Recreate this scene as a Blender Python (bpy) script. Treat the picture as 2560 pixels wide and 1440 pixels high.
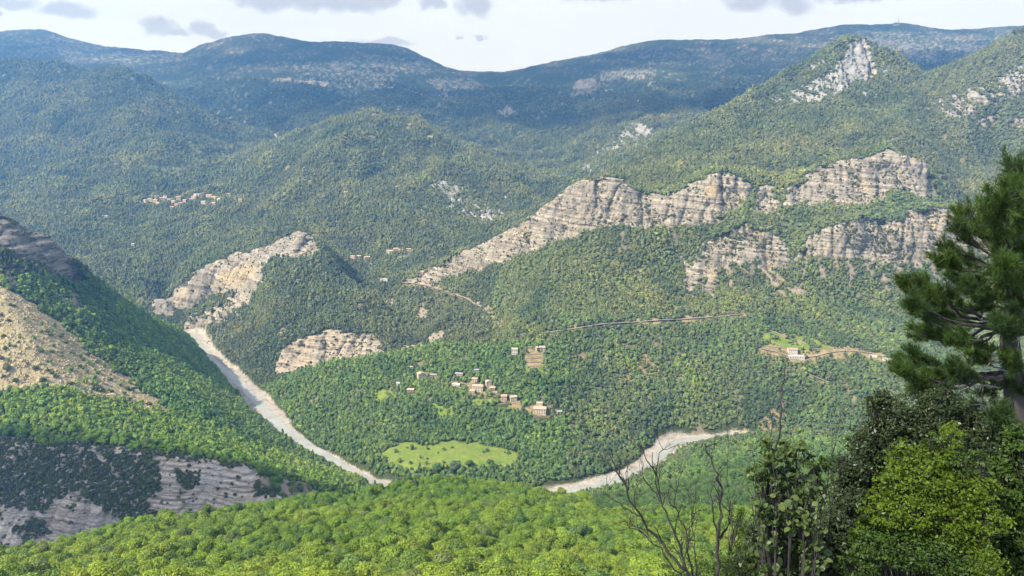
import bpy, math, random
import numpy as np
from mathutils import Vector, Matrix
from mathutils.geometry import delaunay_2d_cdt

for o in list(bpy.data.objects):
    bpy.data.objects.remove(o)
S = bpy.context.scene
COL = S.collection
rng = np.random.default_rng(7)
random.seed(7)

# ------------------------------------------------------------------ camera
F = 1934.0                      # focal length in photo pixels (2560 wide)
TH = math.radians(11.4)         # pitch below the horizontal
CT, ST = math.cos(TH), math.sin(TH)
cam = bpy.data.cameras.new('camera')
cam.sensor_width = 36.0
cam.lens = 36.0 * F / 2560.0
cam.clip_start = 0.5
cam.clip_end = 60000.0
camo = bpy.data.objects.new('camera', cam)
camo.rotation_euler = (math.pi / 2 - TH, 0, 0)
COL.objects.link(camo)
S.camera = camo

# ------------------------------------------------------------------ light
SUN_AZ = math.radians(-121.0)    # measured from +Y (view direction), negative = left
SUN_EL = math.radians(47.0)
sd = Vector((math.sin(SUN_AZ) * math.cos(SUN_EL), math.cos(SUN_AZ) * math.cos(SUN_EL), math.sin(SUN_EL)))
sl = bpy.data.lights.new('sun', 'SUN')
sl.energy = 5.0
sl.angle = math.radians(0.6)
sl.color = (1.0, 0.96, 0.90)
slo = bpy.data.objects.new('sun', sl)
slo.rotation_euler = sd.to_track_quat('Z', 'Y').to_euler()
COL.objects.link(slo)

W = bpy.data.worlds.new('World')
S.world = W
W.use_nodes = True
S.render.engine = 'CYCLES'
S.view_settings.view_transform = 'Standard'
S.view_settings.look = 'None'
S.view_settings.exposure = 0.80
S.view_settings.gamma = 1.0
S.view_settings.use_curve_mapping = False
S.cycles.use_denoising = True
S.cycles.use_adaptive_sampling = True
S.cycles.adaptive_threshold = 0.025
S.cycles.max_bounces = 4
S.cycles.diffuse_bounces = 2
S.cycles.glossy_bounces = 1
S.cycles.transmission_bounces = 2
S.cycles.transparent_max_bounces = 8
S.cycles.volume_bounces = 0
S.cycles.sample_clamp_indirect = 4.0


class NT:
    """small helper to write node trees"""
    def __init__(self, tree, clear=True):
        self.t = tree
        if clear:
            tree.nodes.clear()

    def n(self, kind, ins=None, **props):
        nd = self.t.nodes.new(kind)
        for k, v in props.items():
            setattr(nd, k, v)
        for k, v in (ins or {}).items():
            s = nd.inputs[k]
            if hasattr(v, 'links') or isinstance(v, bpy.types.NodeSocket):
                self.t.links.new(v, s)
            else:
                s.default_value = v
        return nd

    def link(self, a, b):
        self.t.links.new(a, b)

    def math(self, op, a, b=0.0, c=0.0, clamp=False):
        nd = self.n('ShaderNodeMath', {0: a, 1: b, 2: c}, operation=op, use_clamp=clamp)
        return nd.outputs[0]

    def mix(self, f, a, b, blend='MIX'):
        nd = self.n('ShaderNodeMix', data_type='RGBA', blend_type=blend)
        for s, v in ((nd.inputs[0], f), (nd.inputs[6], a), (nd.inputs[7], b)):
            if isinstance(v, bpy.types.NodeSocket):
                self.t.links.new(v, s)
            else:
                s.default_value = v if not isinstance(v, tuple) or len(v) == 4 else (*v, 1.0)
        return nd.outputs[2]

    def ramp(self, x, stops, interp='LINEAR'):
        nd = self.n('ShaderNodeValToRGB', {0: x})
        cr = nd.color_ramp
        cr.interpolation = interp
        while len(cr.elements) < len(stops):
            cr.elements.new(0.5)
        for e, (p, c) in zip(cr.elements, stops):
            e.position = p
            e.color = (*c, 1.0) if isinstance(c, tuple) else (c, c, c, 1.0)
        return nd.outputs[0]

    def noise(self, vec, scale, detail=3.0, rough=0.55, dist=0.0, out=0):
        return self.n('ShaderNodeTexNoise', {'Vector': vec, 'Scale': scale, 'Detail': detail, 'Roughness': rough, 'Distortion': dist}).outputs[out]


CLOUDS = [(170, 25, 80, 24), (395, 62, 55, 26), (430, 80, 30, 14), (495, 72, 42, 20), (540, 84, 40, 12), (700, 0, 130, 26), (860, 6, 150, 26), (960, 0, 60, 24), (1088, 8, 40, 16), (1195, 12, 52, 34), (1490, -8, 110, 18), (1880, 2, 75, 24), (1985, 8, 60, 28), (2150, -6, 120, 16), (20, 4, 90, 18), (5, 36, 14, 8), (1195, 95, 16, 9), (1140, 92, 14, 6), (960, 105, 90, 12)]


def world():
    g = NT(W.node_tree)
    out = g.n('ShaderNodeOutputWorld')
    sky = g.n('ShaderNodeTexSky', sky_type='NISHITA', sun_disc=False, sun_elevation=SUN_EL,
              sun_rotation=SUN_AZ, altitude=500.0, air_density=1.0, dust_density=2.5, ozone_density=1.0)
    tc = g.n('ShaderNodeTexCoord').outputs['Generated']
    sep = g.n('ShaderNodeSeparateXYZ', {0: tc})
    X, Y, Z = sep.outputs
    zz = g.math('ADD', g.math('MAXIMUM', Z, 0.0), 0.06)
    px = g.math('DIVIDE', X, zz)
    py = g.math('DIVIDE', Y, zz)
    plane = g.n('ShaderNodeCombineXYZ', {0: px, 1: py, 2: 0.0}).outputs[0]
    # a thin bright veil of high cloud over the whole sky
    veil = g.ramp(g.noise(plane, 0.35, 5.0, 0.55), [(0.30, 0.72), (0.75, 0.97)])
    veilc = g.mix(g.noise(plane, 0.8, 4.0), (5.4, 6.2, 8.3), (6.1, 6.9, 8.8))
    c = g.mix(veil, sky.outputs[0], veilc)
    # scattered small grey low clouds: (photo place, half width, half height)
    n1 = g.noise(plane, 1.6, 7.0, 0.62, 0.4)
    yy = g.math('MAXIMUM', Y, 0.05)
    A = g.math('DIVIDE', X, yy); E = g.math('DIVIDE', Z, yy)
    A2 = g.math('ADD', A, g.math('MULTIPLY', g.math('SUBTRACT', g.noise(tc, 26.0, 5.0, 0.65), 0.5), 0.055))
    E2 = g.math('ADD', E, g.math('MULTIPLY', g.math('SUBTRACT', g.noise(tc, 34.0, 5.0, 0.65), 0.5), 0.030))
    best = None
    for (bx, by, rx, ry) in CLOUDS:
        a0 = (bx - 1280) / F / (CT + (720 - by) / F * ST); e0 = math.tan(math.atan((720 - by) / F) - TH)
        dx = g.math('MULTIPLY', g.math('SUBTRACT', A2, a0), F / rx); dy = g.math('MULTIPLY', g.math('SUBTRACT', E2, e0), F / ry)
        d = g.math('SUBTRACT', 1.0, g.math('ADD', g.math('MULTIPLY', dx, dx), g.math('MULTIPLY', dy, dy)))
        best = d if best is None else g.math('MAXIMUM', best, d)
    front = g.ramp(Y, [(0.30, 0.0), (0.5, 1.0)])
    cl = g.math('MULTIPLY', g.ramp(g.math('ADD', best, 0.0), [(0.0, 0.0), (0.75, 1.0)]), front)
    above = g.math('MULTIPLY', g.ramp(n1, [(0.52, 0.0), (0.64, 1.0)]), g.ramp(Z, [(0.17, 0.0), (0.24, 1.0)]))
    cl = g.math('MAXIMUM', cl, above)
    greyc = g.mix(g.noise(plane, 2.2, 5.0), (2.6, 3.0, 4.1), (3.6, 4.0, 5.2))
    c = g.mix(g.math('MULTIPLY', cl, 0.85), c, greyc)
    bg = g.n('ShaderNodeBackground', {0: c, 1: 0.1})
    g.link(bg.outputs[0], out.inputs[0])


world()


def tag(o, label=None, cat=None, group=None, kind=None):
    if label: o['label'] = label
    if cat: o['category'] = cat
    if group: o['group'] = group
    if kind: o['kind'] = kind
    return o


def mat(name):
    m = bpy.data.materials.new(name)
    m.use_nodes = True
    return m, NT(m.node_tree)


def mesh_obj(name, verts, faces, m=None, parent=None, smooth=False, link=True):
    me = bpy.data.meshes.new(name)
    if isinstance(verts, np.ndarray):
        verts = np.ascontiguousarray(verts, dtype=np.float32)
        nv = len(verts)
        if isinstance(faces, np.ndarray):
            k = faces.shape[1]
            me.vertices.add(nv)
            me.vertices.foreach_set('co', verts.ravel())
            me.loops.add(faces.size)
            me.loops.foreach_set('vertex_index', np.ascontiguousarray(faces, dtype=np.int32).ravel())
            me.polygons.add(len(faces))
            me.polygons.foreach_set('loop_start', np.arange(0, faces.size, k, dtype=np.int32))
            me.polygons.foreach_set('loop_total', np.full(len(faces), k, dtype=np.int32))
            me.update(calc_edges=True)
        else:
            me.from_pydata([tuple(map(float, v)) for v in verts], [], faces)
    else:
        me.from_pydata(verts, [], faces)
    if smooth:
        me.polygons.foreach_set('use_smooth', np.ones(len(me.polygons), dtype=bool))
    if m:
        me.materials.append(m)
    o = bpy.data.objects.new(name, me)
    if link:
        COL.objects.link(o)
    if parent is not None:
        o.parent = parent
    return o


# ------------------------------------------------------------------ pixels and places
def slope_of(py):
    return np.tan(np.arctan((720.0 - np.asarray(py, float)) / F) - TH)


def u_of(px, py):
    b = (720.0 - np.asarray(py, float)) / F
    return (np.asarray(px, float) - 1280.0) / F / (CT + b * ST)


def P(px, py, y, t=0.0):
    s = float(slope_of(py))
    return (float(u_of(px, py)), math.log(y), s * y - t)


def Q(px, z, y):
    u = (px - 1280.0) / F * (CT - z / y * ST)
    return (u, math.log(y), z)


def project(x, y, z):
    d = y * CT - z * ST
    return 1280.0 + F * x / d, 720.0 - F * (y * ST + z * CT) / d


# ------------------------------------------------------------------ noise
_perm = np.random.default_rng(3).permutation(256).astype(np.int32)
_perm = np.concatenate([_perm, _perm, _perm])
_ang = np.random.default_rng(4).random(256) * 2 * np.pi
_gx, _gy = np.cos(_ang).astype(np.float32), np.sin(_ang).astype(np.float32)


def perlin(x, y, seed=0):
    x = np.asarray(x, np.float32); y = np.asarray(y, np.float32)
    xi = np.floor(x); yi = np.floor(y)
    fx = x - xi; fy = y - yi
    xi = xi.astype(np.int32) & 255; yi = yi.astype(np.int32) & 255
    ux = fx * fx * fx * (fx * (fx * 6 - 15) + 10)
    uy = fy * fy * fy * (fy * (fy * 6 - 15) + 10)

    def g(ix, iy, dx, dy):
        h = _perm[_perm[(ix + seed * 31) & 255] + (iy & 255)]
        return _gx[h] * dx + _gy[h] * dy
    a = g(xi, yi, fx, fy); b = g(xi + 1, yi, fx - 1, fy)
    c = g(xi, yi + 1, fx, fy - 1); d = g(xi + 1, yi + 1, fx - 1, fy - 1)
    ab = a + (b - a) * ux
    return (ab + (c + (d - c) * ux - ab) * uy) * 1.5


def fbm(x, y, octs=4, seed=0, gain=0.5):
    r = 0.0; a = 1.0; s = 0.0
    for k in range(octs):
        r = r + a * perlin(x * 2.03 ** k, y * 2.03 ** k, seed + k)
        s += a; a *= gain
    return r / s


def ridged(x, y, octs=4, seed=0, gain=0.5):
    r = 0.0; a = 1.0; s = 0.0
    for k in range(octs):
        r = r + a * (1.0 - 2.0 * np.abs(perlin(x * 2.07 ** k, y * 2.07 ** k, seed + k)))
        s += a; a *= gain
    return r / s


def sstep(a, b, x):
    t = np.clip((x - a) / (b - a), 0, 1)
    return t * t * (3 - 2 * t)


# ------------------------------------------------------------------ terrain: crest, valley and cliff lines of the place
def river(px, py, z=-400.0):
    return P(px, py, z / float(slope_of(py)))


LINES = []


def L(*pts):
    LINES.append(list(pts))


def LP(t, *pts):
    LINES.append([P(*p, t=t) for p in pts])


def LQ(*pts):
    LINES.append([Q(*p) for p in pts])


# the slope the camera stands on
for yy, zz in ((4, -6.0), (9, -9.0), (20, -18.5), (45, -38), (90, -70), (140, -100)):
    LINES.append([(-1.2, math.log(yy), zz), (1.2, math.log(yy), zz)])
LP(5, (-500, 1450, 215), (0, 1450, 215), (700, 1450, 218), (1280, 1450, 220), (1900, 1450, 215), (2560, 1450, 210), (3000, 1450, 210))
# crest of the bright wooded spur
LP(5, (-400, 1390, 390), (0, 1378, 400), (150, 1352, 412), (330, 1302, 430), (480, 1286, 445), (600, 1264, 458), (700, 1244, 470), (800, 1240, 480),
   (880, 1234, 490), (960, 1211, 502), (1020, 1199, 510), (1100, 1194, 520), (1200, 1197, 530), (1280, 1210, 545), (1340, 1228, 565), (1420, 1243, 610),
   (1480, 1258, 640), (1540, 1246, 682), (1600, 1218, 733), (1650, 1184, 770), (1700, 1148, 793), (1760, 1122, 808), (1830, 1106, 818), (1870, 1086, 824), (1950, 1076, 830),
   (2050, 1070, 832), (2200, 1085, 820), (2400, 1110, 800), (2900, 1120, 790))
LP(5, (200, 1400, 310), (700, 1330, 330), (1100, 1292, 345), (1500, 1320, 360), (1800, 1290, 400), (2200, 1320, 380))
LP(5, (1500, 1262, 520), (1700, 1210, 600), (1850, 1175, 650))
# gully behind the spur
LQ((-400, -370, 560), (0, -372, 570), (400, -376, 580), (600, -382, 600), (750, -390, 640), (880, -398, 720))
# badlands: foot and rim
LP(0, (-400, 1400, 600), (0, 1392, 608), (200, 1362, 615), (400, 1302, 628), (500, 1302, 632), (640, 1276, 640), (750, 1262, 650))
LP(1, (-400, 1060, 685), (0, 1092, 685), (200, 1092, 688), (380, 1115, 690), (500, 1135, 688), (600, 1156, 682), (700, 1192, 682), (800, 1222, 692), (860, 1226, 720))
# scree foot, scree top
LP(0, (-400, 930, 740), (0, 968, 760), (130, 972, 775), (250, 1002, 792), (330, 1020, 806), (420, 1036, 822))
LP(0, (-400, 560, 930), (0, 716, 880), (70, 755, 890), (130, 793, 900), (200, 845, 902), (250, 880, 900), (330, 950, 880), (420, 1024, 846))
# left cliff, foot and top, then the wooded crest going down to the river
LP(0, (-400, 520, 870), (0, 640, 915), (50, 655, 930), (100, 680, 945), (150, 695, 965), (190, 712, 986))
LP(0, (-400, 380, 920), (0, 522, 955), (60, 556, 968), (110, 575, 978), (140, 592, 985), (180, 642, 995), (214, 703, 1004))
LP(4, (214, 703, 1004), (255, 722, 1015), (300, 745, 1032), (350, 772, 1080), (400, 800, 1150), (455, 826, 1290))
LP(4, (560, 1060, 850), (650, 1120, 840), (760, 1165, 800), (860, 1205, 780))
LP(4, (300, 830, 980), (400, 880, 1030), (470, 900, 1130))
# river, left arm: near bank, far bank; hidden bend; right arm
NEAR_L = [(462, 832), (490, 872), (530, 918), (575, 958), (622, 1002), (648, 1045), (690, 1078), (720, 1098), (780, 1135), (850, 1172), (900, 1197), (940, 1218), (1000, 1250)]
FAR_L = [(498, 832), (515, 862), (545, 893), (600, 940), (655, 985), (692, 1032), (735, 1074), (790, 1118), (850, 1152), (905, 1180), (965, 1208), (1010, 1225)]
NEAR_R = [(1000, 1250), (1200, 1275), (1380, 1255), (1450, 1238), (1520, 1226), (1620, 1184), (1655, 1160), (1690, 1127), (1760, 1107), (1850, 1099), (1960, 1108), (2080, 1150), (2250, 1195), (2500, 1215), (2900, 1230)]
FAR_R = [(1010, 1225), (1200, 1240), (1350, 1226), (1440, 1210), (1550, 1178), (1600, 1150), (1632, 1116), (1646, 1097), (1700, 1090), (1800, 1088), (1880, 1084), (2000, 1090), (2150, 1112), (2300, 1140), (2500, 1162), (2900, 1175)]
for ln in (NEAR_L, FAR_L, NEAR_R, FAR_R):
    LINES.append([river(*p) for p in ln])
LQ((462, -400, 1545), (420, -400, 1600), (330, -399, 1620), (200, -399, 1580), (0, -399, 1530), (-400, -399, 1500))
LQ((500, -400, 1600), (420, -400, 1660), (330, -399, 1680), (200, -399, 1640), (0, -399, 1590), (-400, -399, 1560))
# middle hill: scarp crest, scarp foot, right edge, lower cliff
LP(2, (330, 770, 1630), (370, 747, 1640), (420, 725, 1650), (480, 700, 1660), (540, 668, 1668), (600, 640, 1670), (680, 598, 1660), (730, 574, 1650), (765, 570, 1640), (795, 595, 1622))
LP(0, (370, 772, 1622), (420, 772, 1608), (480, 762, 1590), (560, 742, 1565), (620, 715, 1556), (650, 690, 1552), (700, 645, 1572), (750, 648, 1580), (795, 640, 1566))
LP(4, (690, 720, 1440), (690, 800, 1350))
LP(4, (600, 800, 1460), (560, 840, 1440), (620, 890, 1320))
LP(4, (795, 600, 1600), (850, 678, 1530), (930, 737, 1470), (1000, 788, 1410), (1040, 825, 1370), (1058, 852, 1340))
LP(3, (850, 760, 1420), (930, 800, 1370))
LP(0, (684, 905, 1278), (700, 874, 1288), (740, 848, 1302), (800, 830, 1314), (860, 830, 1320), (920, 838, 1320), (955, 856, 1312), (1010, 860, 1310), (1045, 868, 1305))
LP(0, (684, 932, 1264), (720, 932, 1264), (800, 916, 1268), (900, 900, 1270), (960, 892, 1270), (1040, 888, 1275))
# village hill: skyline edge on its left and the ground behind it
LP(5, (662, 976, 1175), (700, 950, 1160), (740, 930, 1150), (800, 910, 1142), (850, 897, 1140), (950, 885, 1140), (1050, 872, 1142), (1120, 850, 1160), (1200, 820, 1190))
LQ((690, -398, 1225), (850, -388, 1225), (1000, -376, 1240), (1070, -368, 1290))
LP(4, (1050, 940, 1060), (1180, 970, 1010), (1280, 1000, 980), (1380, 1030, 965), (1480, 1010, 990))
LP(4, (1200, 900, 1080), (1300, 880, 1085), (1400, 900, 1070))
LP(4, (740, 1040, 1050), (850, 1060, 990), (1000, 1065, 950), (1150, 1062, 945), (1300, 1080, 930), (1450, 1120, 905))
LP(3, (720, 1010, 1090), (850, 1120, 920), (920, 1165, 860), (1040, 1195, 832), (1200, 1205, 818), (1350, 1195, 826), (1480, 1180, 850))
# meadow on the flat by the river
LP(0, (952, 1136, 880), (975, 1117, 898), (1030, 1104, 908), (1120, 1100, 912), (1200, 1107, 906), (1250, 1117, 896), (1295, 1134, 880))
LP(0, (960, 1150, 862), (1050, 1172, 838), (1120, 1160, 850), (1200, 1168, 842), (1290, 1152, 858))
# knoll, stream gully and old road in the side valley
LP(3, (1080, 830, 1310), (1100, 800, 1350), (1150, 765, 1420))
LP(2, (960, 702, 1600), (1050, 710, 1560), (1140, 737, 1480), (1200, 767, 1420), (1243, 797, 1350), (1255, 830, 1260))
LP(2, (980, 762, 1500), (1040, 770, 1450))
LQ((1040, -375, 1390), (960, -356, 1490), (900, -345, 1560))
# big right slope: river side, road, mid slope
LP(4, (1500, 1100, 940), (1600, 1060, 965), (1700, 1050, 988), (1800, 1060, 988), (1950, 1050, 998), (2100, 1060, 970), (2300, 1080, 930), (2900, 1080, 920))
LP(4, (1450, 940, 1050), (1600, 950, 1055), (1800, 955, 1055), (1920, 925, 1062), (2060, 930, 1055), (2200, 960, 1020), (2500, 980, 990), (2900, 980, 980))
LP(0, (1890, 885, 1092), (1960, 905, 1076), (2020, 912, 1070), (2060, 895, 1084), (2130, 890, 1084))
LP(0, (1890, 858, 1118), (1960, 868, 1112), (2050, 872, 1108), (2130, 868, 1106))
LP(0, (1900, 830, 1160), (1990, 838, 1150), (2080, 850, 1135))
LP(0, (1270, 842, 1165), (1300, 836, 1155), (1400, 828, 1150), (1500, 812, 1160), (1620, 804, 1175), (1750, 796, 1192), (1860, 784, 1205), (1960, 800, 1200), (2100, 805, 1190), (2300, 805, 1180), (2900, 805, 1160))
LP(3, (1400, 812, 1163), (1500, 798, 1172), (1620, 790, 1187), (1750, 782, 1204), (1860, 768, 1218))
LP(3, (1300, 755, 1260), (1500, 705, 1290), (1700, 705, 1290), (1900, 722, 1275), (2100, 742, 1255), (2300, 742, 1240), (2900, 742, 1220))
# long diagonal cliff: foot and top
LP(0, (1020, 694, 1600), (1100, 686, 1560), (1200, 660, 1500), (1300, 630, 1440), (1400, 598, 1400), (1480, 562, 1382), (1580, 557, 1375), (1700, 547, 1375), (1800, 542, 1378), (1880, 530, 1380))
LP(0, (1015, 690, 1612), (1100, 655, 1602), (1160, 620, 1575), (1260, 574, 1530), (1340, 528, 1490), (1400, 478, 1462), (1440, 452, 1446), (1490, 439, 1436), (1540, 452, 1432), (1600, 484, 1430), (1660, 490, 1428),
   (1720, 468, 1425), (1770, 442, 1421), (1810, 433, 1420), (1850, 450, 1420), (1890, 474, 1424), (1920, 460, 1428), (1950, 500, 1420))
LQ((1100, -300, 1700), (1300, -285, 1720), (1450, -180, 1640), (1530, -120, 1570))
# upper right cliff
LP(0, (1955, 470, 1440), (2050, 420, 1440), (2150, 394, 1430), (2250, 374, 1420), (2305, 384, 1420), (2335, 425, 1428), (2350, 470, 1436), (2368, 505, 1440))
LP(0, (1955, 497, 1412), (2100, 498, 1376), (2200, 490, 1366), (2300, 474, 1376), (2335, 492, 1392), (2362, 520, 1402))
LP(3, (1850, 522, 1368), (2000, 560, 1330), (2200, 530, 1325), (2345, 520, 1335))
# lower right cliff
LP(0, (1715, 655, 1340), (1780, 600, 1340), (1850, 565, 1338), (1930, 588, 1320), (1965, 606, 1310), (2040, 574, 1300), (2150, 545, 1290), (2220, 556, 1286), (2265, 532, 1285), (2350, 520, 1285), (2450, 535, 1290), (2900, 560, 1290))
LP(0, (1725, 735, 1278), (1800, 650, 1300), (1900, 642, 1290), (1960, 668, 1272), (2100, 630, 1265), (2200, 650, 1255), (2300, 642, 1250), (2400, 642, 1250), (2900, 660, 1240))
# right hillside and its rocky peak
LP(3, (1560, 440, 1560), (1700, 405, 1650), (1900, 352, 1750), (2000, 302, 1850))
LP(3, (1990, 440, 1500), (2150, 365, 1640), (2250, 346, 1660))
LP(2, (1500, 436, 1600), (1535, 424, 1700), (1590, 390, 1800), (1660, 345, 1900), (1780, 286, 2000), (1880, 235, 2100), (1960, 195, 2150), (2030, 155, 2200), (2100, 115, 2240), (2130, 98, 2250), (2162, 100, 2245),
   (2180, 146, 2230), (2215, 168, 2215), (2240, 180, 2205), (2300, 206, 2200), (2330, 206, 2230), (2400, 165, 2200), (2480, 120, 2100), (2560, 80, 2050), (2900, -60, 2000))
LP(3, (1960, 255, 2020), (2050, 262, 1950), (2110, 235, 1990), (2300, 300, 1900), (2450, 250, 1850), (2560, 230, 1830), (2900, 150, 1800))
LP(3, (2380, 405, 1800), (2450, 400, 1800), (2560, 390, 1750), (2900, 350, 1700))
LP(3, (2420, 480, 1680), (2560, 460, 1640), (2900, 450, 1600))
LQ((2380, -180, 1560), (2500, -190, 1480), (2900, -190, 1450))
LQ((1450, -190, 2100), (1600, -120, 2250), (1750, -60, 2400), (1900, 20, 2600), (2100, 120, 2700), (2330, 90, 2700), (2560, 120, 2700), (2900, 120, 2700))
# valley hamlets, dome hill
LP(3, (850, 655, 1790), (900, 642, 1850), (1000, 628, 1850), (1040, 640, 1800))
LQ((800, -290, 1710), (900, -310, 1690), (1000, -315, 1690))
LP(4, (615, 432, 2800), (650, 392, 2800), (720, 347, 2750), (800, 316, 2700), (870, 298, 2700), (930, 290, 2700), (1000, 300, 2690), (1060, 323, 2650), (1120, 362, 2600), (1200, 408, 2500), (1270, 450, 2400), (1310, 490, 2300), (1330, 522, 2180))
LP(4, (750, 450, 2300), (900, 450, 2250), (1000, 445, 2280), (1100, 452, 2300), (1200, 490, 2180))
LP(4, (700, 525, 2120), (800, 552, 2000), (1000, 552, 2000), (1150, 562, 1980), (1250, 560, 1960))
LQ((1335, -240, 2300), (1400, -235, 2400), (1300, -170, 2800), (1100, -80, 3200), (900, -40, 3300), (700, -60, 3300))
# left: wooded slopes of the side valley
LP(4, (500, 560, 2000), (600, 560, 2000), (680, 560, 1980))
LP(3, (330, 505, 2400), (400, 503, 2400), (480, 500, 2400), (560, 496, 2420), (650, 505, 2300))
LP(4, (100, 562, 2050), (200, 600, 1950), (300, 605, 1980), (420, 640, 1850))
LP(4, (200, 660, 1770), (300, 700, 1700), (380, 735, 1665))
LP(4, (-400, 560, 2050), (0, 560, 2050))
LP(4, (-400, 440, 2700), (0, 435, 2700), (120, 475, 2500), (250, 440, 2650))
LP(4, (380, 334, 3000), (360, 360, 2900), (330, 402, 2800), (280, 450, 2600))
LP(4, (450, 350, 2950), (470, 420, 2800))
LP(4, (520, 410, 3000), (570, 440, 2850))
LP(4, (180, 400, 2900), (60, 390, 2950))
# dark ridge on the left
LP(4, (-400, 140, 4000), (0, 160, 4000), (130, 165, 4000), (200, 181, 3920), (270, 172, 3900), (330, 195, 3800), (420, 255, 3700), (520, 310, 3600), (600, 357, 3500))
LP(4, (-400, 290, 3300), (0, 300, 3300), (150, 295, 3300), (280, 280, 3350))
LQ((-400, 160, 4900), (100, 150, 4800), (300, 120, 4600), (500, 40, 4300), (620, -20, 4000))
# far range: valley floors, shoulders, skyline
LP(0, (620, 330, 4100), (750, 282, 4300), (1000, 262, 4300), (1200, 300, 4000))
LP(0, (1300, 350, 3700), (1400, 395, 3300), (1360, 450, 2900), (1450, 432, 2700))
LP(0, (1500, 380, 3100), (1560, 335, 3200), (1640, 308, 3300), (1750, 300, 3500))
LP(0, (1320, 405, 3400), (1220, 350, 3700))
LP(0, (800, 205, 5000), (1000, 225, 4900), (1100, 246, 4900), (1250, 232, 5000), (1450, 216, 5000), (1620, 225, 4800))
LP(0, (1700, 252, 4500), (1800, 200, 5000), (1920, 190, 5000))
LP(0, (2230, 172, 4500), (2330, 198, 4300), (2420, 160, 4700))
LP(0, (200, 150, 6000), (450, 170, 5700), (640, 150, 5600), (900, 160, 5300), (1060, 185, 5300))
LP(0, (1330, 195, 5300), (1500, 165, 5300), (1650, 155, 5300), (1850, 140, 5500), (2050, 110, 5700))
LP(0, (2150, 115, 5600), (2280, 95, 5800), (2450, 120, 5500), (2900, 120, 5500))
LP(0, (1650, 235, 4600), (1550, 270, 4200), (1480, 310, 3900))
LP(0, (-500, 80, 7000), (0, 77, 7000), (60, 72, 7000), (92, 64, 7000), (125, 74, 6950), (160, 92, 6900), (250, 113, 6800), (330, 120, 6700), (430, 128, 6500), (472, 133, 6400), (505, 110, 6350), (530, 103, 6300), (570, 92, 6300),
   (640, 79, 6300), (700, 86, 6300), (770, 103, 6200), (850, 102, 6100), (930, 108, 6050), (1010, 109, 6000), (1060, 140, 5900), (1120, 168, 5800), (1180, 178, 5700), (1260, 180, 5700), (1330, 165, 5800), (1400, 149, 5900),
   (1480, 135, 5900), (1560, 112, 6000), (1650, 97, 6000), (1750, 97, 6000), (1860, 95, 6100), (1920, 85, 6200), (2060, 70, 6300), (2115, 57, 6300), (2170, 62, 6300), (2245, 54, 6300), (2300, 62, 6300), (2380, 72, 6300),
   (2480, 68, 6300), (2540, 62, 6300), (2900, 60, 6300))
LQ((-400, 760, 7350), (90, 800, 7350), (250, 690, 7150), (470, 540, 6750), (640, 640, 6700), (850, 560, 6500), (1010, 520, 6350), (1080, 430, 6100), (1150, 360, 5920), (1220, 345, 5850), (1290, 360, 5900), (1380, 430, 6150), (1480, 470, 6200), (1650, 580, 6350), (1860, 620, 6450), (2120, 720, 6650), (2400, 680, 6650), (2900, 680, 6650))
LQ((1000, 330, 6700), (1220, 290, 6600), (1450, 330, 6700))
LQ((-900, 300, 9100), (3500, 300, 9100))

U0, U1, L0, L1 = -0.90, 0.90, math.log(4.0), math.log(9000.0)
NU, NL = 640, 2700


def build_tin():
    pts = []
    for ln in LINES:
        for a, b in zip(ln[:-1], ln[1:]):
            d = math.hypot(b[0] - a[0], b[1] - a[1])
            k = max(1, int(math.ceil(d / 0.016)))
            for i in range(k):
                f = i / k
                pts.append((a[0] + (b[0] - a[0]) * f, a[1] + (b[1] - a[1]) * f, a[2] + (b[2] - a[2]) * f))
        pts.append(ln[-1])
    seen = {}
    for p in pts:
        seen[(round(p[0] / 0.0015), round(p[1] / 0.0015))] = p
    pts = list(seen.values())
    vs, _, fs, ov, _, _ = delaunay_2d_cdt([Vector((p[0], p[1])) for p in pts], [], [], 0, 1e-7, True)
    Zv = np.array([pts[o[0]][2] if o else 0.0 for o in ov])
    V = np.array([(v[0], v[1]) for v in vs])
    gi = (V[:, 0] - U0) / (U1 - U0) * (NU - 1)
    gj = (V[:, 1] - L0) / (L1 - L0) * (NL - 1)
    Z = np.full((NU, NL), np.nan, np.float32)
    for f in fs:
        for k in range(1, len(f) - 1):
            a, b, c = f[0], f[k], f[k + 1]
            xa, xb, xc = gi[a], gi[b], gi[c]; ya, yb, yc = gj[a], gj[b], gj[c]
            i0 = max(0, int(math.ceil(min(xa, xb, xc)))); i1 = min(NU - 1, int(math.floor(max(xa, xb, xc))))
            j0 = max(0, int(math.ceil(min(ya, yb, yc)))); j1 = min(NL - 1, int(math.floor(max(ya, yb, yc))))
            if i1 < i0 or j1 < j0:
                continue
            den = (yb - yc) * (xa - xc) + (xc - xb) * (ya - yc)
            if abs(den) < 1e-12:
                continue
            I, J = np.meshgrid(np.arange(i0, i1 + 1), np.arange(j0, j1 + 1), indexing='ij')
            w0 = ((yb - yc) * (I - xc) + (xc - xb) * (J - yc)) / den
            w1 = ((yc - ya) * (I - xc) + (xa - xc) * (J - yc)) / den
            w2 = 1 - w0 - w1
            m = (w0 >= -1e-6) & (w1 >= -1e-6) & (w2 >= -1e-6)
            sub = Z[i0:i1 + 1, j0:j1 + 1]
            sub[m] = (w0 * Zv[a] + w1 * Zv[b] + w2 * Zv[c])[m]
    # extend sideways where the lines end
    for j in range(NL):
        r = Z[:, j]; ok = np.flatnonzero(~np.isnan(r))
        if len(ok) and len(ok) < NU:
            Z[:, j] = np.interp(np.arange(NU), ok, r[ok])
    for i in range(NU):
        r = Z[i]; ok = np.flatnonzero(~np.isnan(r))
        if len(ok) < NL:
            Z[i] = np.interp(np.arange(NL), ok, r[ok])
    return Z


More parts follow.
